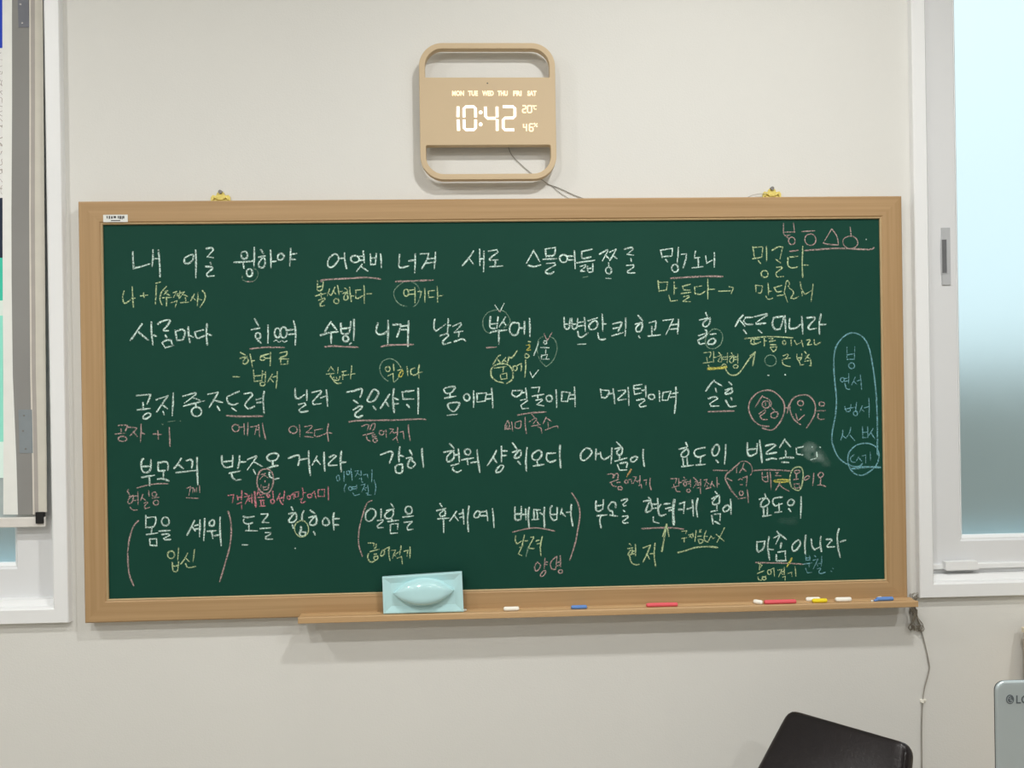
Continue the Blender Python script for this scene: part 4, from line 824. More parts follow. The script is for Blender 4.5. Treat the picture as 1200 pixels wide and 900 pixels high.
def parse_strokes(txt):
    for s in txt.split(';'):
        s = s.strip()
        if not s: continue
        mode = ''
        if s[0] in 'co': mode = s[0]; s = s[1:].strip()
        pts = [tuple(float(v) for v in p.split(',')) for p in s.split()]
        yield mode, pts
def write(txt, ox, oy, sc, Y, wpx, mat, name, parent, rnd, label=None, scale_w=1.0, jitter=0.0):
    V, Fc, UV = [], [], []
    wid = wpx * (CAM.y - Y) / -F_PX * scale_w
    for mode, pts in parse_strokes(txt):
        if mode == 'o':
            (cx, cy), (rx, ry) = pts
            a0 = rnd.random()*0.6 - 2.0
            loop = [(cx + rx*math.cos(a0 - k*2*PI/14)*(1 + 0.04*math.sin(k)), cy + ry*math.sin(a0 - k*2*PI/14)) for k in range(15)]
            runs = [catmull(loop, False, 3)]
        elif mode == 'c': runs = [catmull(pts, True, 4)]
        elif len(pts) == 2: runs = [[pts[0], ((pts[0][0]+pts[1][0])/2 + 0.012*(pts[1][1]-pts[0][1]), (pts[0][1]+pts[1][1])/2), pts[1]]]
        else: runs = [catmull(r, False, 4) for r in split_corners(pts)]
        for r in runs:
            path = []
            for (u, v) in r:
                w3 = P(ox + u/sc, oy + v/sc, Y); path.append((w3.x, w3.z))
            ribbon(V, Fc, UV, path, wid, Y, rnd)
    o = mk(name, V, Fc, mat, parent, uvs=UV)
    if label: o['label'] = label
    return o
rnd = random.Random(11)
lines = STROKES.strip().split('\n')
for h_, b_ in zip(lines[0::2], lines[1::2]):
    col, label, org, wd = h_[1:].split('|'); ox, oy, sc = (float(v) for v in org.split())
    nm = 'chalk_note' if ('note' in label or 'word' in label or 'letter' in label or 'syllable' in label or 'marks' in label or 'list' in label) else 'chalk_mark'
    write(b_, ox, oy, sc, PY, float(wd), INK[col], nm, bd, rnd, label, 1.22)
# half-wiped smudge after the last word of the fourth line
def smudge(name, cx, cy, rx, ry, ang, dens, seedv, label):
    m, nt, b = nmat(name + '_dust'); b.inputs['Base Color'].default_value = s2l((190, 214, 204)) + (1,); b.inputs['Roughness'].default_value = 1; b.inputs['Specular IOR Level'].default_value = 0
    tc = N(nt, 'ShaderNodeTexCoord'); nz = N(nt, 'ShaderNodeTexNoise'); nz.inputs['Scale'].default_value = 55; nz.inputs['Detail'].default_value = 5; nz.noise_dimensions = '4D'; nz.inputs['W'].default_value = seedv
    nt.links.new(tc.outputs['Object'], nz.inputs['Vector'])
    mr = N(nt, 'ShaderNodeMapRange'); mr.inputs['From Min'].default_value = 0.32; mr.inputs['From Max'].default_value = 0.72; mr.inputs['To Max'].default_value = dens
    nt.links.new(nz.outputs[0], mr.inputs['Value'])
    uv = N(nt, 'ShaderNodeUVMap'); sp = N(nt, 'ShaderNodeSeparateXYZ'); nt.links.new(uv.outputs[0], sp.inputs[0])
    e = N(nt, 'ShaderNodeMath', operation='POWER'); e.inputs[1].default_value = 0.7; nt.links.new(sp.outputs['X'], e.inputs[0])
    mu = N(nt, 'ShaderNodeMath', operation='MULTIPLY'); nt.links.new(e.outputs[0], mu.inputs[0]); nt.links.new(mr.outputs[0], mu.inputs[1]); nt.links.new(mu.outputs[0], b.inputs['Alpha'])
    V = []; UV = []; Fc = []; K = 28; R_ = 6
    y = PY - 0.00008
    for j in range(R_ + 1):
        for k in range(K):
            a = 2*PI*k/K; rr = j/R_ * (1 + 0.12*math.sin(3*a + seedv))
            u = rx*rr*math.cos(a); v = ry*rr*math.sin(a)
            c = P(cx + u*math.cos(ang) - v*math.sin(ang), cy + u*math.sin(ang) + v*math.cos(ang), y); V.append((c.x, y, c.z)); UV.append((1 - j/R_, 0))
    for j in range(R_):
        for k in range(K): Fc.append((j*K + k, j*K + (k+1) % K, (j+1)*K + (k+1) % K, (j+1)*K + k))
    o = mk(name, V, Fc, m, bd, uvs=UV); o['label'] = label
smudge('chalk_smudge', 955, 532, 21, 11, 0.62, 0.50, 1.3, 'grey half-wiped smudge at the end of the fourth line')
smudge('chalk_smudge', 924, 610, 14, 6, 0.0, 0.08, 4.1, 'faint wiped patch')
smudge('chalk_smudge', 812, 592, 14, 10, 0.3, 0.05, 7.7, 'faint wiped patch')

# sticker print
for i2, (u0, u1, v0, v1) in enumerate(((125, 126.2, 253, 256), (127.4, 129, 253, 256.4), (130.2, 132, 253.4, 256.2), (133, 136, 253.2, 255.6), (138, 139.4, 253, 256), (140, 142, 253, 256.6), (142.6, 143.6, 253, 257), (144, 145.6, 253, 256), (130, 141, 258, 258.9))):
    pa = P(u0, v0, -0.0008); pb_ = P(u1, v1, -0.0008)
    g = MB().box(pa.x, pb_.x, -0.0009, -0.0006, pb_.z, pa.z).build('print', M['ink'], stk)

# ------------------------------------------------------------------ LED wall clock
CF = 0.0 - 0.002
ca = P(491.7, 130, CF); cb = P(651.3, 130, CF); ct = P(571, 50.2, CF); cbo = P(573, 210.2, CF)
ccx, ccz = (ca.x + cb.x)/2, (ct.z + cbo.z)/2; cw_, ch_ = cb.x - ca.x, ct.z - cbo.z
ck = thing('wall_clock', (ccx, 0.014, cbo.z), 'square beige digital wall clock with two open slots reading 10:42, above the chalkboard', 'clock')
R1 = 0.050; rim = 0.0112; TH = 0.018
bandt = P(572, 91.3, CF).z; bandb = P(573, 169.3, CF).z
def hole(zlo, zhi, rtop, rbot):
    x0, x1 = ccx - cw_/2 + rim, ccx + cw_/2 - rim; pts = []
    for (cx, cz, r, a0) in ((x1 - rtop, zhi - rtop, rtop, 0), (x0 + rtop, zhi - rtop, rtop, 90), (x0 + rbot, zlo + rbot, rbot, 180), (x1 - rbot, zlo + rbot, rbot, 270)):
        for k in range(13):
            a = math.radians(a0 + 90*k/12); pts.append((cx + r*math.cos(a), cz + r*math.sin(a)))
    return pts
cu = bpy.data.curves.new('tmp', 'CURVE'); cu.dimensions = '2D'; cu.fill_mode = 'BOTH'; cu.extrude = TH/2 - 0.0012; cu.bevel_depth = 0.0012; cu.bevel_resolution = 2
for loop in (rrect(ccx, ccz, cw_ - 0.0024, ch_ - 0.0024, R1, 16), hole(bandt, ccz + ch_/2 - rim, 0.040, 0.003), hole(ccz - ch_/2 + rim, bandb, 0.005, 0.040)):
    sp = cu.splines.new('POLY'); sp.points.add(len(loop) - 1); sp.use_cyclic_u = True
    for q, (x, z) in zip(sp.points, loop): q.co = (x, z, 0, 1)
to = bpy.data.objects.new('tmp', cu); COL.objects.link(to); dg = bpy.context.evaluated_depsgraph_get(); dg.update()
tm = bpy.data.meshes.new_from_object(to.evaluated_get(dg))
vs = [(v.co.x, CF + TH/2 - v.co.z, v.co.y) for v in tm.vertices]; fs = [tuple(p.vertices) for p in tm.polygons]
bpy.data.objects.remove(to); bpy.data.curves.remove(cu)
cm = MB().add(vs, fs); body = cm.build('clock_body', M['clock'], ck)
for zz in (ccz + 0.045, ccz - 0.045):
    MB().box(ccx - 0.03, ccx + 0.03, CF + TH - 0.001, WY - 0.0005, zz - 0.012, zz + 0.012, 0.001).build('wall_bracket', M['clock'], ck)
FY = CF - 0.0004
def seg(name, txt, w_, mat, label=None):
    V, Fc, UV = [], [], []
    rr = random.Random(3); wid = w_ * (FY - CAM.y) / F_PX
    for mode, pts in parse_strokes(txt):
        path = []
        if mode == 'o':
            (cx, cy), (rx, ry) = pts; pts = [(cx + rx*math.cos(k*PI/8), cy + ry*math.sin(k*PI/8)) for k in range(17)]
        for (u, v) in pts:
            w3 = P(520 + u/10, 80 + v/10, FY); path.append((w3.x, w3.z))
        q = [Vector((p[0], 0, p[1])) for p in path]; n = len(q); base = len(V)
        for i, p in enumerate(q):
            t = (q[min(i+1, n-1)] - q[max(i-1, 0)]).normalized(); nn = Vector((-t.z, 0, t.x))
            for s_ in (-1, 1):
                c = p + nn*(s_*wid/2); V.append((c.x, FY, c.z))
            if i: k = base + 2*i; Fc.append((k-2, k, k+1, k-1))
    o = mk(name, V, Fc, mat, ck)
    if label: o['label'] = label
    return o
seg('digit', '168,448 166,572; 168,600 175,732', 3.4, M['led'], 'lit digit 1')
seg('digit', '238,575 236,470 258,452 350,450 372,470 374,575; 238,600 240,700 262,722 352,720 374,698 374,600', 3.2, M['led'], 'lit digit 0')
seg('colon', 'o 433,517 10,10; o 433,657 10,10', 2.4, M['led'], 'lit colon')
seg('digit', '487,450 492,565 512,586 610,586; 624,450 626,575; 626,598 626,732', 3.2, M['led'], 'lit digit 4')
seg('digit', '692,450 812,450 834,470 834,560 812,582 718,584 696,606 697,700 718,722 826,722', 3.2, M['led'], 'lit digit 2')
seg('digit', '922,438 955,438 962,446 962,468 955,476 932,478 925,486 925,512 932,518 965,518; 982,446 990,438 1022,438 1030,446 1030,510 1022,518 990,518 982,510 982,446', 1.5, M['leddim'], 'small lit number 20')
seg('digit', '935,652 935,692 970,692; 970,652 970,736; 1045,652 1012,652 1004,660 1004,728 1012,736 1040,736 1046,728 1046,700 1040,692 1004,692', 1.5, M['leddim'], 'small lit number 46')
seg('unit_sign', 'o 1046,440 4,4; 1090,440 1062,440 1058,446 1058,474 1064,480 1088,480', 1.0, M['leddim'], 'small degree C sign')
seg('unit_sign', 'o 1064,650 6,6; o 1090,680 6,6; 1098,645 1058,685', 1.0, M['leddim'], 'small percent sign')
def text_mesh(name, s, px0, px1, ytop, ybot, Y, mat, parent, bold=0.0, label=None, depth=0.0002):
    t = bpy.data.curves.new('t', 'FONT'); t.body = s; t.size = 1.0; t.offset = bold; t.extrude = 0.0; t.resolution_u = 3
    o = bpy.data.objects.new('t', t); COL.objects.link(o); d = bpy.context.evaluated_depsgraph_get(); d.update()
    m = bpy.data.meshes.new_from_object(o.evaluated_get(d)); bpy.data.objects.remove(o); bpy.data.curves.remove(t)
    xs = [v.co.x for v in m.vertices]; ys = [v.co.y for v in m.vertices]
    x0, x1, y0, y1 = min(xs), max(xs), min(ys), max(ys)
    A = P(px0, ybot, Y); B = P(px1, ybot, Y); C_ = P(px0, ytop, Y)
    vs = [tuple(A + (B - A)*((v.co.x - x0)/(x1-x0)) + (C_ - A)*((v.co.y - y0)/(y1-y0))) for v in m.vertices]
    q = mk(name, vs, [tuple(p.vertices) for p in m.polygons], mat, parent)
    if label: q['label'] = label
    return q
for s_, a_, b_ in (('MON', 529.8, 543.8), ('TUE', 548.5, 560), ('WED', 565, 578.5), ('THU', 583, 595), ('FRI', 601.4, 611.2), ('SAT', 618, 628.6)):
    text_mesh('day_name', s_, a_, b_, 106.3, 112.4, FY, M['leddim'], ck, 0.045, 'lit weekday ' + s_)
c = P(571.2, 97.6, CF)
MB().tube([(c.x, CF - 0.0003, c.z), (c.x, CF + 0.002, c.z)], 0.0016, 10).build('light_sensor', M['ink'], ck)

# clock cable
def cable(name, px, Y, r, mat, parent=None, seg=6):
    pts = catmull([tuple(P(x, y, Y if not isinstance(Y, list) else Y[i])) for i, (x, y) in enumerate(px)], False, 6)
    return MB().tube(pts, r, seg).build(name, mat, parent, True)
cc = cable('power_cable', [(592, 160), (595, 170), (600, 182), (612, 194), (624, 204), (634, 210), (643, 216), (652, 219), (661, 223), (674, 229), (686, 233.5), (694, 237)], WY - 0.0022, 0.00085, M['wire'])
tag(cc, 'thin grey cable running from the wall clock down behind the chalkboard frame', 'cable')
c2 = cable('power_cable', [(641, 214.5), (648, 219), (655, 225), (664, 231), (672, 236)], WY - 0.0018, 0.0006, M['wire'])
tag(c2, 'fine second cable below the first, slanting from the clock to the frame top', 'cable')
hw = cable('hanging_wire', [(874, 233), (880, 229.5), (890, 227.2), (900, 227)], WY - 0.0065, 0.0006, M['wire'])
tag(hw, 'fine wire beside the right brass hanger on top of the frame', 'wire')

# ------------------------------------------------------------------ tray things
Zt = ZT - 0.0012
# eraser
eb = P(495, 717, -0.014)
er = thing('board_eraser', (P(495, 700, -0.02).x, -0.014, ZT), 'pale aqua board eraser with a lens-shaped grip, standing on the tray against the frame', 'eraser')
EY = -0.0225
A = P(447.8, 676.5, EY); B = P(541.3, 670.2, EY); C_ = P(543.4, 713.5, EY); D_ = P(449.2, 719.6, EY)
D_.z = ZT + 0.0002; C_.z = ZT + 0.0002
def qp(u, v, y):   # u, v in 0..1 across the face
    p = A*(1-u)*(1-v) + B*u*(1-v) + C_*u*v + D_*(1-u)*v; return (p.x, y, p.z)
m = MB()
def ring(i, y, j=None):
    j = i if j is None else j
    return [qp(i, j, y), qp(1-i, j, y), qp(1-i, 1-j, y), qp(i, 1-j, y)]
lv = [ring(0, EY + 0.009), ring(0, EY + 0.0008), ring(0.006, EY, 0.012), ring(0.02, EY, 0.04), ring(0.10, EY + 0.0042, 0.19), ring(0.105, EY + 0.0042, 0.2)]
for k in range(len(lv)-1):
    m.add(lv[k] + lv[k+1], [(i, (i+1) % 4, (i+1) % 4 + 4, i + 4) for i in range(4)])
m.add(lv[-1], [(0, 1, 2, 3)]); m.add(lv[0], [(3, 2, 1, 0)])
m.build('plastic_plate', M['aqua'], er)
g = MB(); NU, NV = 28, 12; gv = []
for i in range(NU + 1):
    u = i/NU; s_ = 2*u - 1; half = 0.365*(1 - abs(s_)**2.1)
    for j in range(NV + 1):
        v = 2*j/NV - 1
        a = math.sqrt(max(0, 1 - abs(v)**3.6)); yb = EY + 0.0043 - 0.0265*a*(1 - abs(s_)**2.6)**0.6
        gv.append(qp(0.125 + 0.77*u, 0.45 + half*v, yb))
gf = []
for i in range(NU):
    for j in range(NV): a0 = i*(NV+1) + j; gf.append((a0, a0+1, a0+NV+2, a0+NV+1))
g.add(gv, gf); g.build('grip', M['aqua'], er, True)
fr = [qp(0.02, 0.04, 0), qp(0.98, 0.04, 0), qp(0.98, 0.995, 0), qp(0.02, 0.995, 0)]
MB().prism_y([(p[0], p[2]) for p in fr], EY + 0.009, -0.0006).build('felt_pad', M['felt'], er)
# chalk sticks
def stick(x0, y0, x1, y1, ya, yb, r, mat, label, group=None, name='chalk_stick', worn=True):
    a = P(x0, y0, ya); b = P(x1, y1, yb); a = Vector((a.x, ya, Zt + r)); b = Vector((b.x, yb, Zt + r))
    d = (b - a); L = d.length; d.normalize(); o = thing(name, ((a.x+b.x)/2, (ya+yb)/2, Zt), label, 'chalk', group)
    ts = [0, 0.0015, 0.004, L*0.4, L*0.7, L - 0.003, L - 0.001, L]; rs = [r*0.62, r*0.88, r, r, r*1.0, r*0.98, r*0.86, r*0.6]
    mm = MB().tube([a + d*t for t in ts], r, 14, radii=rs)
    q = mm.build('stick_body', mat, o, True); return o
def solo(o, nm=None):  # collapse a one-part thing to one mesh object
    ch = [c for c in bpy.data.objects if c.parent == o][0]
    ch.parent = None; ch.location = o.location
    for k in ('label', 'category', 'group'):
        if k in o: ch[k] = o[k]
    n_ = o.name.split('.')[0]; bpy.data.objects.remove(o); ch.name = n_; return ch
R = 0.0046
G = 'chalk sticks lying in the tray'
for a_ in ((590.3, 714, 608.3, 713.3, -0.020, -0.020, R, M['c_white'], 'short white chalk stick just right of the eraser, alone on the tray'),
           (669.4, 711.5, 687.8, 710.8, -0.019, -0.019, R*0.9, M['c_blue'], 'short blue chalk stick lying alone near the middle of the tray'),
           (757.5, 709, 794, 708, -0.0185, -0.0185, R*0.95, M['c_red'], 'long pink-red chalk stick lying alone right of the short blue stick'),
           (895.6, 706, 932.8, 705, -0.0205, -0.0205, R, M['c_red'], 'long pink-red chalk stick touching a stubby white piece'),
           (944.5, 703, 961, 702.5, -0.0095, -0.0095, R*1.05, M['c_white'], 'white chalk stick lying behind the yellow one'),
           (952, 705.5, 969, 705, -0.0205, -0.0205, R*1.02, M['c_yellow'], 'yellow chalk stick lying in front of a white one'),
           (979, 704, 997.5, 703.6, -0.018, -0.018, R*1.1, M['c_white'], 'thick white chalk stick between the yellow and the blue chalk at the right'),
           (1027, 704, 1046.6, 703, -0.019, -0.018, R*0.95, M['c_blue'], 'blue chalk stick at the right end of the tray')):
    solo(stick(*a_, G))
solo(stick(883, 705, 893.5, 707, -0.013, -0.0245, R*1.05, M['c_white'], 'stubby white chalk piece lying askew left of a long red stick', G))
solo(stick(1024.5, 705, 1030.5, 703, -0.024, -0.017, R*0.6, M['c_blue'], 'tiny broken blue chalk end beside the white crumb', None, 'chalk_crumb'))
o = solo(stick(1028, 701, 1033, 699.5, -0.012, -0.007, R*0.75, M['c_white'], 'white chalk crumb behind the blue stick at the right end', None, 'chalk_crumb'))
o = solo(stick(1021, 706, 1023.6, 705, -0.026, -0.024, R*0.5, M['c_white'], 'tiny white crumb leftmost of the broken bits by the right blue stick', None, 'chalk_crumb'))
o = solo(stick(542.6, 713, 546.6, 711.6, -0.016, -0.013, R*0.6, M['c_white'], 'small grey-white chalk crumb at the right corner of the eraser', None, 'chalk_crumb'))

# ------------------------------------------------------------------ cable bundle and cord at the right end of the tray
cbd = thing('cable_bundle', tuple(P(1072, 725, WY - 0.006)), 'tangled bundle of grey-brown wires hanging past the right end of the chalk tray', 'cables')
rr = random.Random(5)
m = MB()
for k in range(22):
    ex = rr.uniform(-9, 9); top = rr.uniform(694, 703)
    ya = WY - 0.006 + rr.uniform(-0.012, 0.003)
    p = [(1070 + rr.uniform(-4, 6), top), (1066 + rr.uniform(0, 9), top + 4), (1070 + rr.uniform(-3, 3), 709), (1071 + rr.uniform(-3, 3), 716), (1073 + ex*0.35, 724), (1073 + ex*0.8 + rr.uniform(-1, 2), 731), (1074 + ex + rr.uniform(-2, 2), 736 + rr.uniform(-3, 3)), (1073 + ex*0.7, 739 + rr.uniform(-2, 1)), (1072 + ex*0.4, 733)]
    pts = catmull([tuple(P(x, y, ya + 0.003*math.sin(i + k))) for i, (x, y) in enumerate(p)], False, 4)
    m.tube(pts, 0.00055, 5)
m.build('wires', M['wiredark'], cbd, True)['kind'] = 'stuff'
m = MB()
for k in range(5):
    c0 = P(1070.5, 714 + k*1.3, WY - 0.007)
    m.tube([(c0.x + 0.0072*math.cos(a), c0.y + 0.0095*math.sin(a), c0.z + 0.0006*math.sin(2*a + k)) for a in [i*2*PI/14 for i in range(15)]], 0.0007, 5, cap=False)
m.build('wire_tie', M['wiredark'], cbd, True)
cord = cable('hanging_cord', [(1076, 733), (1079, 739), (1082, 748), (1085.5, 762), (1088.5, 777), (1089, 784), (1086, 796), (1083, 808), (1081.5, 820), (1080.5, 835), (1080, 860), (1080.3, 885), (1080.5, 915), (1081, 960), (1081, 1180)], WY - 0.0035, 0.0014, M['wire'])
tag(cord, 'thin grey cord hanging down the wall from the tangled wires', 'cord')
cl = P(1081.3, 820.5, WY)
m = MB().box(cl.x - 0.0072, cl.x + 0.0072, WY - 0.0022, WY, cl.z - 0.003, cl.z + 0.003, 0.0008)
m.tube([(cl.x - 0.0028, WY - 0.0035, cl.z - 0.0036), (cl.x - 0.0028, WY - 0.0035, cl.z + 0.0036)], 0.0034, 10)
tag(m.build('cord_clip', M['c_white']), 'small white clip holding the grey cord to the wall', 'clip')

# ------------------------------------------------------------------ chair
dl, dr = 1.42, 1.22
TL = PD(922, 827.5, dl); TR = PD(1063.5, 868, dr)
BL = PD(856, 950, dl - 0.06); BR = PD(1053, 990, dr - 0.045)
ch = thing('chair', (0.72, -0.30, FLOOR), 'black leatherette chair, only its tilted backrest in view at the lower right', 'chair')
def cp(u, v):
    return TL*(1-u)*(1-v) + TR*u*(1-v) + BL*(1-u)*v + BR*u*v
nrm = (TR - TL).cross(BL - TL).normalized()
if nrm.y > 0: nrm = -nrm          # towards the camera
bm = bmesh.new(); NU, NV = 26, 26; th = 0.034
def corner(u, v):                  # round the outline's corners
    W_, H_ = 0.26, 0.26; r = 0.030; x, y = u*W_, v*H_
    return u, v
def sup(a, b, n=2.0): return a
grid = {}
def warp(u, v):
    # square to rounded square (top corners r ~ 11% of the width)
    r = 0.11; x, y = u, v
    if y < r:
        k = (r - y)/r; inset = r*(1 - math.sqrt(max(0, 1 - k*k)))*0.8
        x = inset + x*(1 - inset - inset*0.55)
    return x, y
V = []; Fc = []
lay = []
for side in (0, 1):
    for j in range(NV + 1):
        for i in range(NU + 1):
            # cosine spacing keeps the edge roll smooth
            u = 0.5 - 0.5*math.cos(PI*i/NU); v = 0.5 - 0.5*math.cos(PI*j/NV)
            x, y = warp(u, v)
            e = min(1, min(u, 1-u)/0.055); ev = min(1, v/0.055, (1-v)/0.055)
            roll = (1 - (1-e)**2)**0.5 * (1 - (1-ev)**2)**0.5
            puff = 0.006*math.sin(PI*u)*math.sin(PI*v)
            off = (th/2*roll + puff) * (1 if side == 0 else -1)
            for (bu, bv) in ((0.475, 0.29), (0.478, 0.46)):
                dd = math.hypot((u-bu)*0.25, (v-bv)*0.16)
                if side == 0: off -= 0.004*math.exp(-(dd/0.0035)**2)
            V.append(cp(x, y) + nrm*(off - th/2))
n1 = (NU+1)*(NV+1)
for s_ in (0, 1):
    for j in range(NV):
        for i in range(NU):
            a0 = s_*n1 + j*(NU+1) + i; q = (a0, a0+1, a0+NU+2, a0+NU+1); Fc.append(q if s_ == 0 else q[::-1])
bk = MB().add(V, Fc).build('backrest', M['leather'], ch, True)
bm.free()
# piping along the top and right edges
edge = [cp(*warp(u, 0.0)) for u in [i/20 for i in range(21)]]
MB().tube([cp(*warp(0.985, v)) + nrm*(-0.004) for v in [0.10 + 0.045*i for i in range(20)]], 0.0022, 6).build('seam', M['leather'], ch, True)
# seat, posts and legs (below the picture)
sc_ = Vector((0.80, -0.24, -0.95)); along = (TR - TL); along.z = 0; along.normalize(); fw = Vector((-along.y, along.x, 0))
if fw.dot(-nrm) < 0: fw = -fw
m = MB(); base = (BL + BR)/2; base.z = -0.93
o0 = base - nrm*0.02 + fw*0.0
def bx(c, a, b, h, name, mat):
    v = [c + along*sa*a + fw*sb*b + Vector((0, 0, sh*h)) for sh in (-1, 1) for sb in (-1, 1) for sa in (-1, 1)]
    mm = bmesh.new(); vs_ = [mm.verts.new(p) for p in v]
    for q in [(0, 2, 3, 1), (4, 5, 7, 6), (0, 1, 5, 4), (2, 6, 7, 3), (0, 4, 6, 2), (1, 3, 7, 5)]: mm.faces.new([vs_[i] for i in q])
    bmesh.ops.recalc_face_normals(mm, faces=mm.faces[:]); bmesh.ops.bevel(mm, geom=mm.edges[:], offset=min(h*0.6, 0.02), segments=3, affect='EDGES'); mm.verts.index_update()
    r = MB().add([q.co.copy() for q in mm.verts], [tuple(w.index for w in fc.verts) for fc in mm.faces]).build(name, mat, ch, True); mm.free(); return r
seatc = base + fw*0.21; bx(seatc, 0.19, 0.20, 0.03, 'seat', M['leather'])
for s_ in (-1, 1):
    t0 = (BL if s_ < 0 else BR).lerp(base, 0.3) - nrm*(-0.0) ; t0 = t0 + Vector((0, 0, 0.03)) - nrm*0.02
    MB().tube([t0, t0 + Vector((0, 0, -0.10)), seatc + along*0.15*s_ - fw*0.17 + Vector((0, 0, -0.025))], 0.010, 8).build('back_post', M['chrome'], ch, True)
    for t_ in (-1, 1):
        top = seatc + along*0.16*s_ + fw*0.16*t_ + Vector((0, 0, -0.025)); bt = top + along*0.02*s_ + fw*0.02*t_; bt.z = FLOOR
        MB().tube([top, bt], 0.011, 10).build('leg', M['chrome'], ch, True)

# ------------------------------------------------------------------ desk with a monitor turned away, cream cabinet
dt = -0.74
dk = thing('desk', (1.15, -0.85, FLOOR), 'pale desk under the silver monitor, below the lower right edge of the picture', 'desk')
MB().box(0.62, 1.75, -1.15, -0.60, dt - 0.025, dt, 0.003).build('desk_top', M['desk'], dk)
for lx in (0.66, 1.71):
    for ly in (-1.11, -0.64):
        MB().box(lx - 0.02, lx + 0.02, ly - 0.02, ly + 0.02, FLOOR, dt - 0.025).build('leg', M['chrome'], dk)
md = 0.86; MY = CAM.y + md
a = PD(1168.5, 850, md); tpt = PD(1190, 798.6, md)
mw, mh = 0.54, 0.33; mx0 = a.x; mz1 = tpt.z
mon = thing('computer_monitor', (mx0 + mw/2, MY + 0.02, dt), 'silver monitor seen from behind at the lower right edge, LG logo in its corner', 'monitor')
m = MB()
o1 = rrect(mx0 + mw/2, mz1 - mh/2, mw, mh, 0.011, 8)
def inset(o, k): 
    cx = mx0 + mw/2; cz = mz1 - mh/2
    return [(cx + (x-cx)*(1 - 2*k/mw), cz + (z-cz)*(1 - 2*k/mh)) for x, z in o]
Ls = [(o1, MY + 0.0035), (o1, MY + 0.0018), (inset(o1, 0.0006), MY + 0.0008), (inset(o1, 0.0016), MY + 0.0002), (inset(o1, 0.004), MY)]
for k in range(len(Ls)-1):
    (oa, ya), (ob, yb) = Ls[k], Ls[k+1]; n = len(oa)
    m.add([(x, ya, z) for x, z in oa] + [(x, yb, z) for x, z in ob], [(i, (i+1) % n, (i+1) % n + n, i + n) for i in range(n)])
m.add([(x, MY, z) for x, z in Ls[-1][0]], [tuple(range(len(o1)))])
m.build('back_shell', M['silver'], mon, False)
MB().prism_y(inset(o1, 0.0004), MY + 0.0035, MY + 0.0055).build('front_bezel', M['bezel'], mon)
lc = P(1183.7, 819.6, MY - 0.0003)
m = MB(); m.prism_y([(lc.x + 0.0046*math.cos(i*PI/12), lc.z + 0.0054*math.sin(i*PI/12)) for i in range(24)], MY - 0.0004, MY + 0.0001)
lg = m.build('logo_disc', M['logo'], mon); lg['label'] = 'grey round logo mark'
V = []; Fc = []; UV = []
def face_line(pts, w_):
    q = [Vector((lc.x + a*0.001, 0, lc.z + b*0.001)) for a, b in pts]; n = len(q); base_ = len(V)
    for i, p in enumerate(q):
        t = (q[min(i+1, n-1)] - q[max(i-1, 0)]).normalized(); nn = Vector((-t.z, 0, t.x))
        for s_ in (-1, 1): c_ = p + nn*(s_*w_/2); V.append((c_.x, MY - 0.0006, c_.z))
        if i: k = base_ + 2*i; Fc.append((k-2, k, k+1, k-1))
face_line([(0.3, 2.6), (0.3, -1.6), (1.9, -1.6)], 0.0006)
face_line([(3.3*math.cos(a), 3.9*math.sin(a)) for a in [math.radians(80 + i*14) for i in range(19)]] + [(1.2, -0.2)], 0.0006)
face_line([(-1.9, 1.2), (-0.9, 1.2)], 0.0009)
mk('logo_face', V, Fc, M['silver'], lg)
text_mesh('logo_letters', 'LG', 1190.8, 1205.0, 814.8, 824.6, MY - 0.0003, M['logo'], mon, 0.02, 'grey letters LG')
MB().tube([(mx0 + mw/2, MY + 0.03, mz1 - mh/2), (mx0 + mw/2, MY + 0.03, dt + 0.01)], 0.018, 14).build('stand_neck', M['silver'], mon, True)
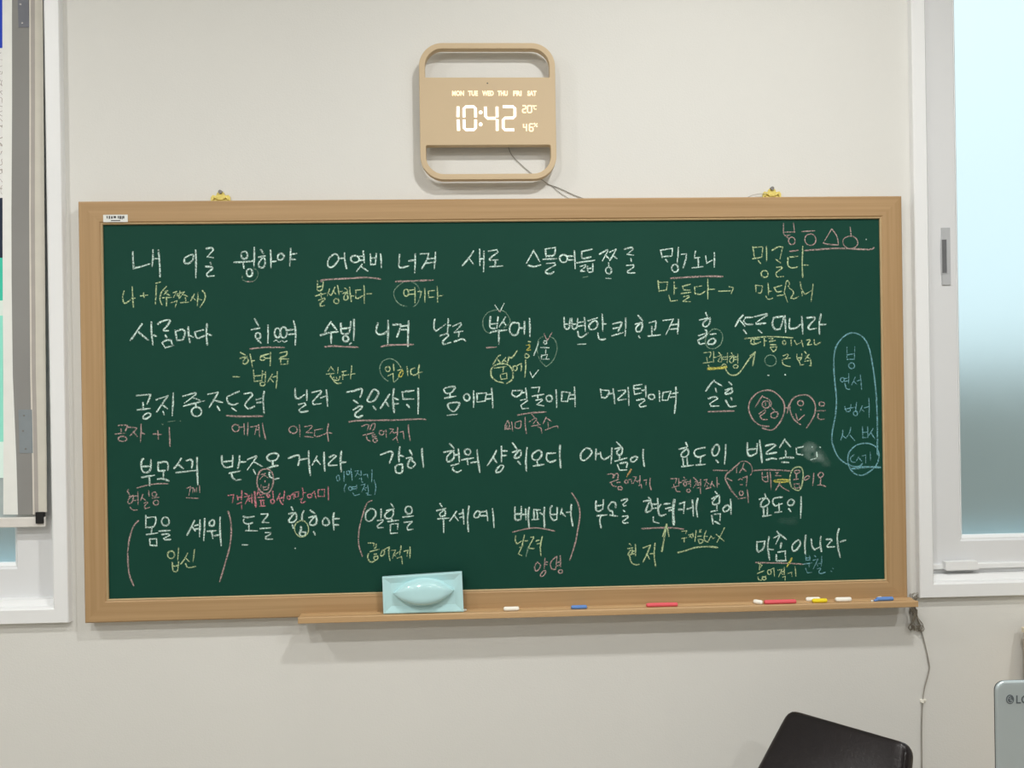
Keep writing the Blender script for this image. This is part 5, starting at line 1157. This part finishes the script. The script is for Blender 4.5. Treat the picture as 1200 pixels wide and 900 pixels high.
MB().box(mx0 + mw/2 - 0.12, mx0 + mw/2 + 0.12, MY - 0.06, MY + 0.12, dt, dt + 0.012, 0.004).build('stand_base', M['silver'], mon)
cxx = P(1197, 760, WY - 0.02).x + 0.003; czz = P(1198, 740.5, WY - 0.02).z + 0.012; cyy = WY - 0.16
cab = thing('cabinet', (cxx + 0.25, cyy + 0.08, FLOOR), 'cream cabinet whose left corner shows above the silver monitor at the right edge', 'cabinet')
MB().box(cxx + 0.002, cxx + 0.5, cyy, WY - 0.02, FLOOR, czz - 0.012, 0.001).build('body', plain('cream_cabinet_side', (214, 196, 166), 0.5, var=0.04), cab)
MB().box(cxx - 0.003, cxx + 0.505, cyy - 0.006, WY - 0.02, czz - 0.012, czz, 0.002).build('top_board', M['cream'], cab)
MB().box(cxx + 0.01, cxx + 0.245, cyy - 0.012, cyy - 0.0005, FLOOR + 0.06, czz - 0.02, 0.002).build('door', M['cream'], cab)
MB().box(cxx + 0.255, cxx + 0.49, cyy - 0.012, cyy - 0.0005, FLOOR + 0.06, czz - 0.02, 0.002).build('door', M['cream'], cab)

# ------------------------------------------------------------------ ceiling lamps (above the picture)
for i, (lx, ly, e) in enumerate(LAMPS):
    wh = ['front row right of centre', 'front row at the far left', 'second row at the right', 'second row left of centre', 'back row right of centre', 'back row at the left'][i]
    t = thing('ceiling_lamp', (lx, ly, CEIL), 'small flat ceiling lamp out of view, ' + wh, 'lamp', 'ceiling lamps')
    sweep_frame([(0, CEIL), (0, CEIL - 0.05), (0.008, CEIL - 0.05), (0.012, CEIL - 0.02), (0.012, CEIL)], lx - 0.13, lx + 0.13, 0, 1) if False else None
    MB().box(lx - 0.13, lx + 0.13, ly - 0.10, ly + 0.10, CEIL - 0.05, CEIL - 0.0005, 0.004).build('lamp_body', M['trim'], t)
    MB().box(lx - 0.115, lx + 0.115, ly - 0.085, ly + 0.085, CEIL - 0.058, CEIL - 0.0495, 0.002).build('diffuser', emit('diffuser_glow', (255, 246, 232), 3.0) if i == 0 else bpy.data.materials['diffuser_glow'], t)
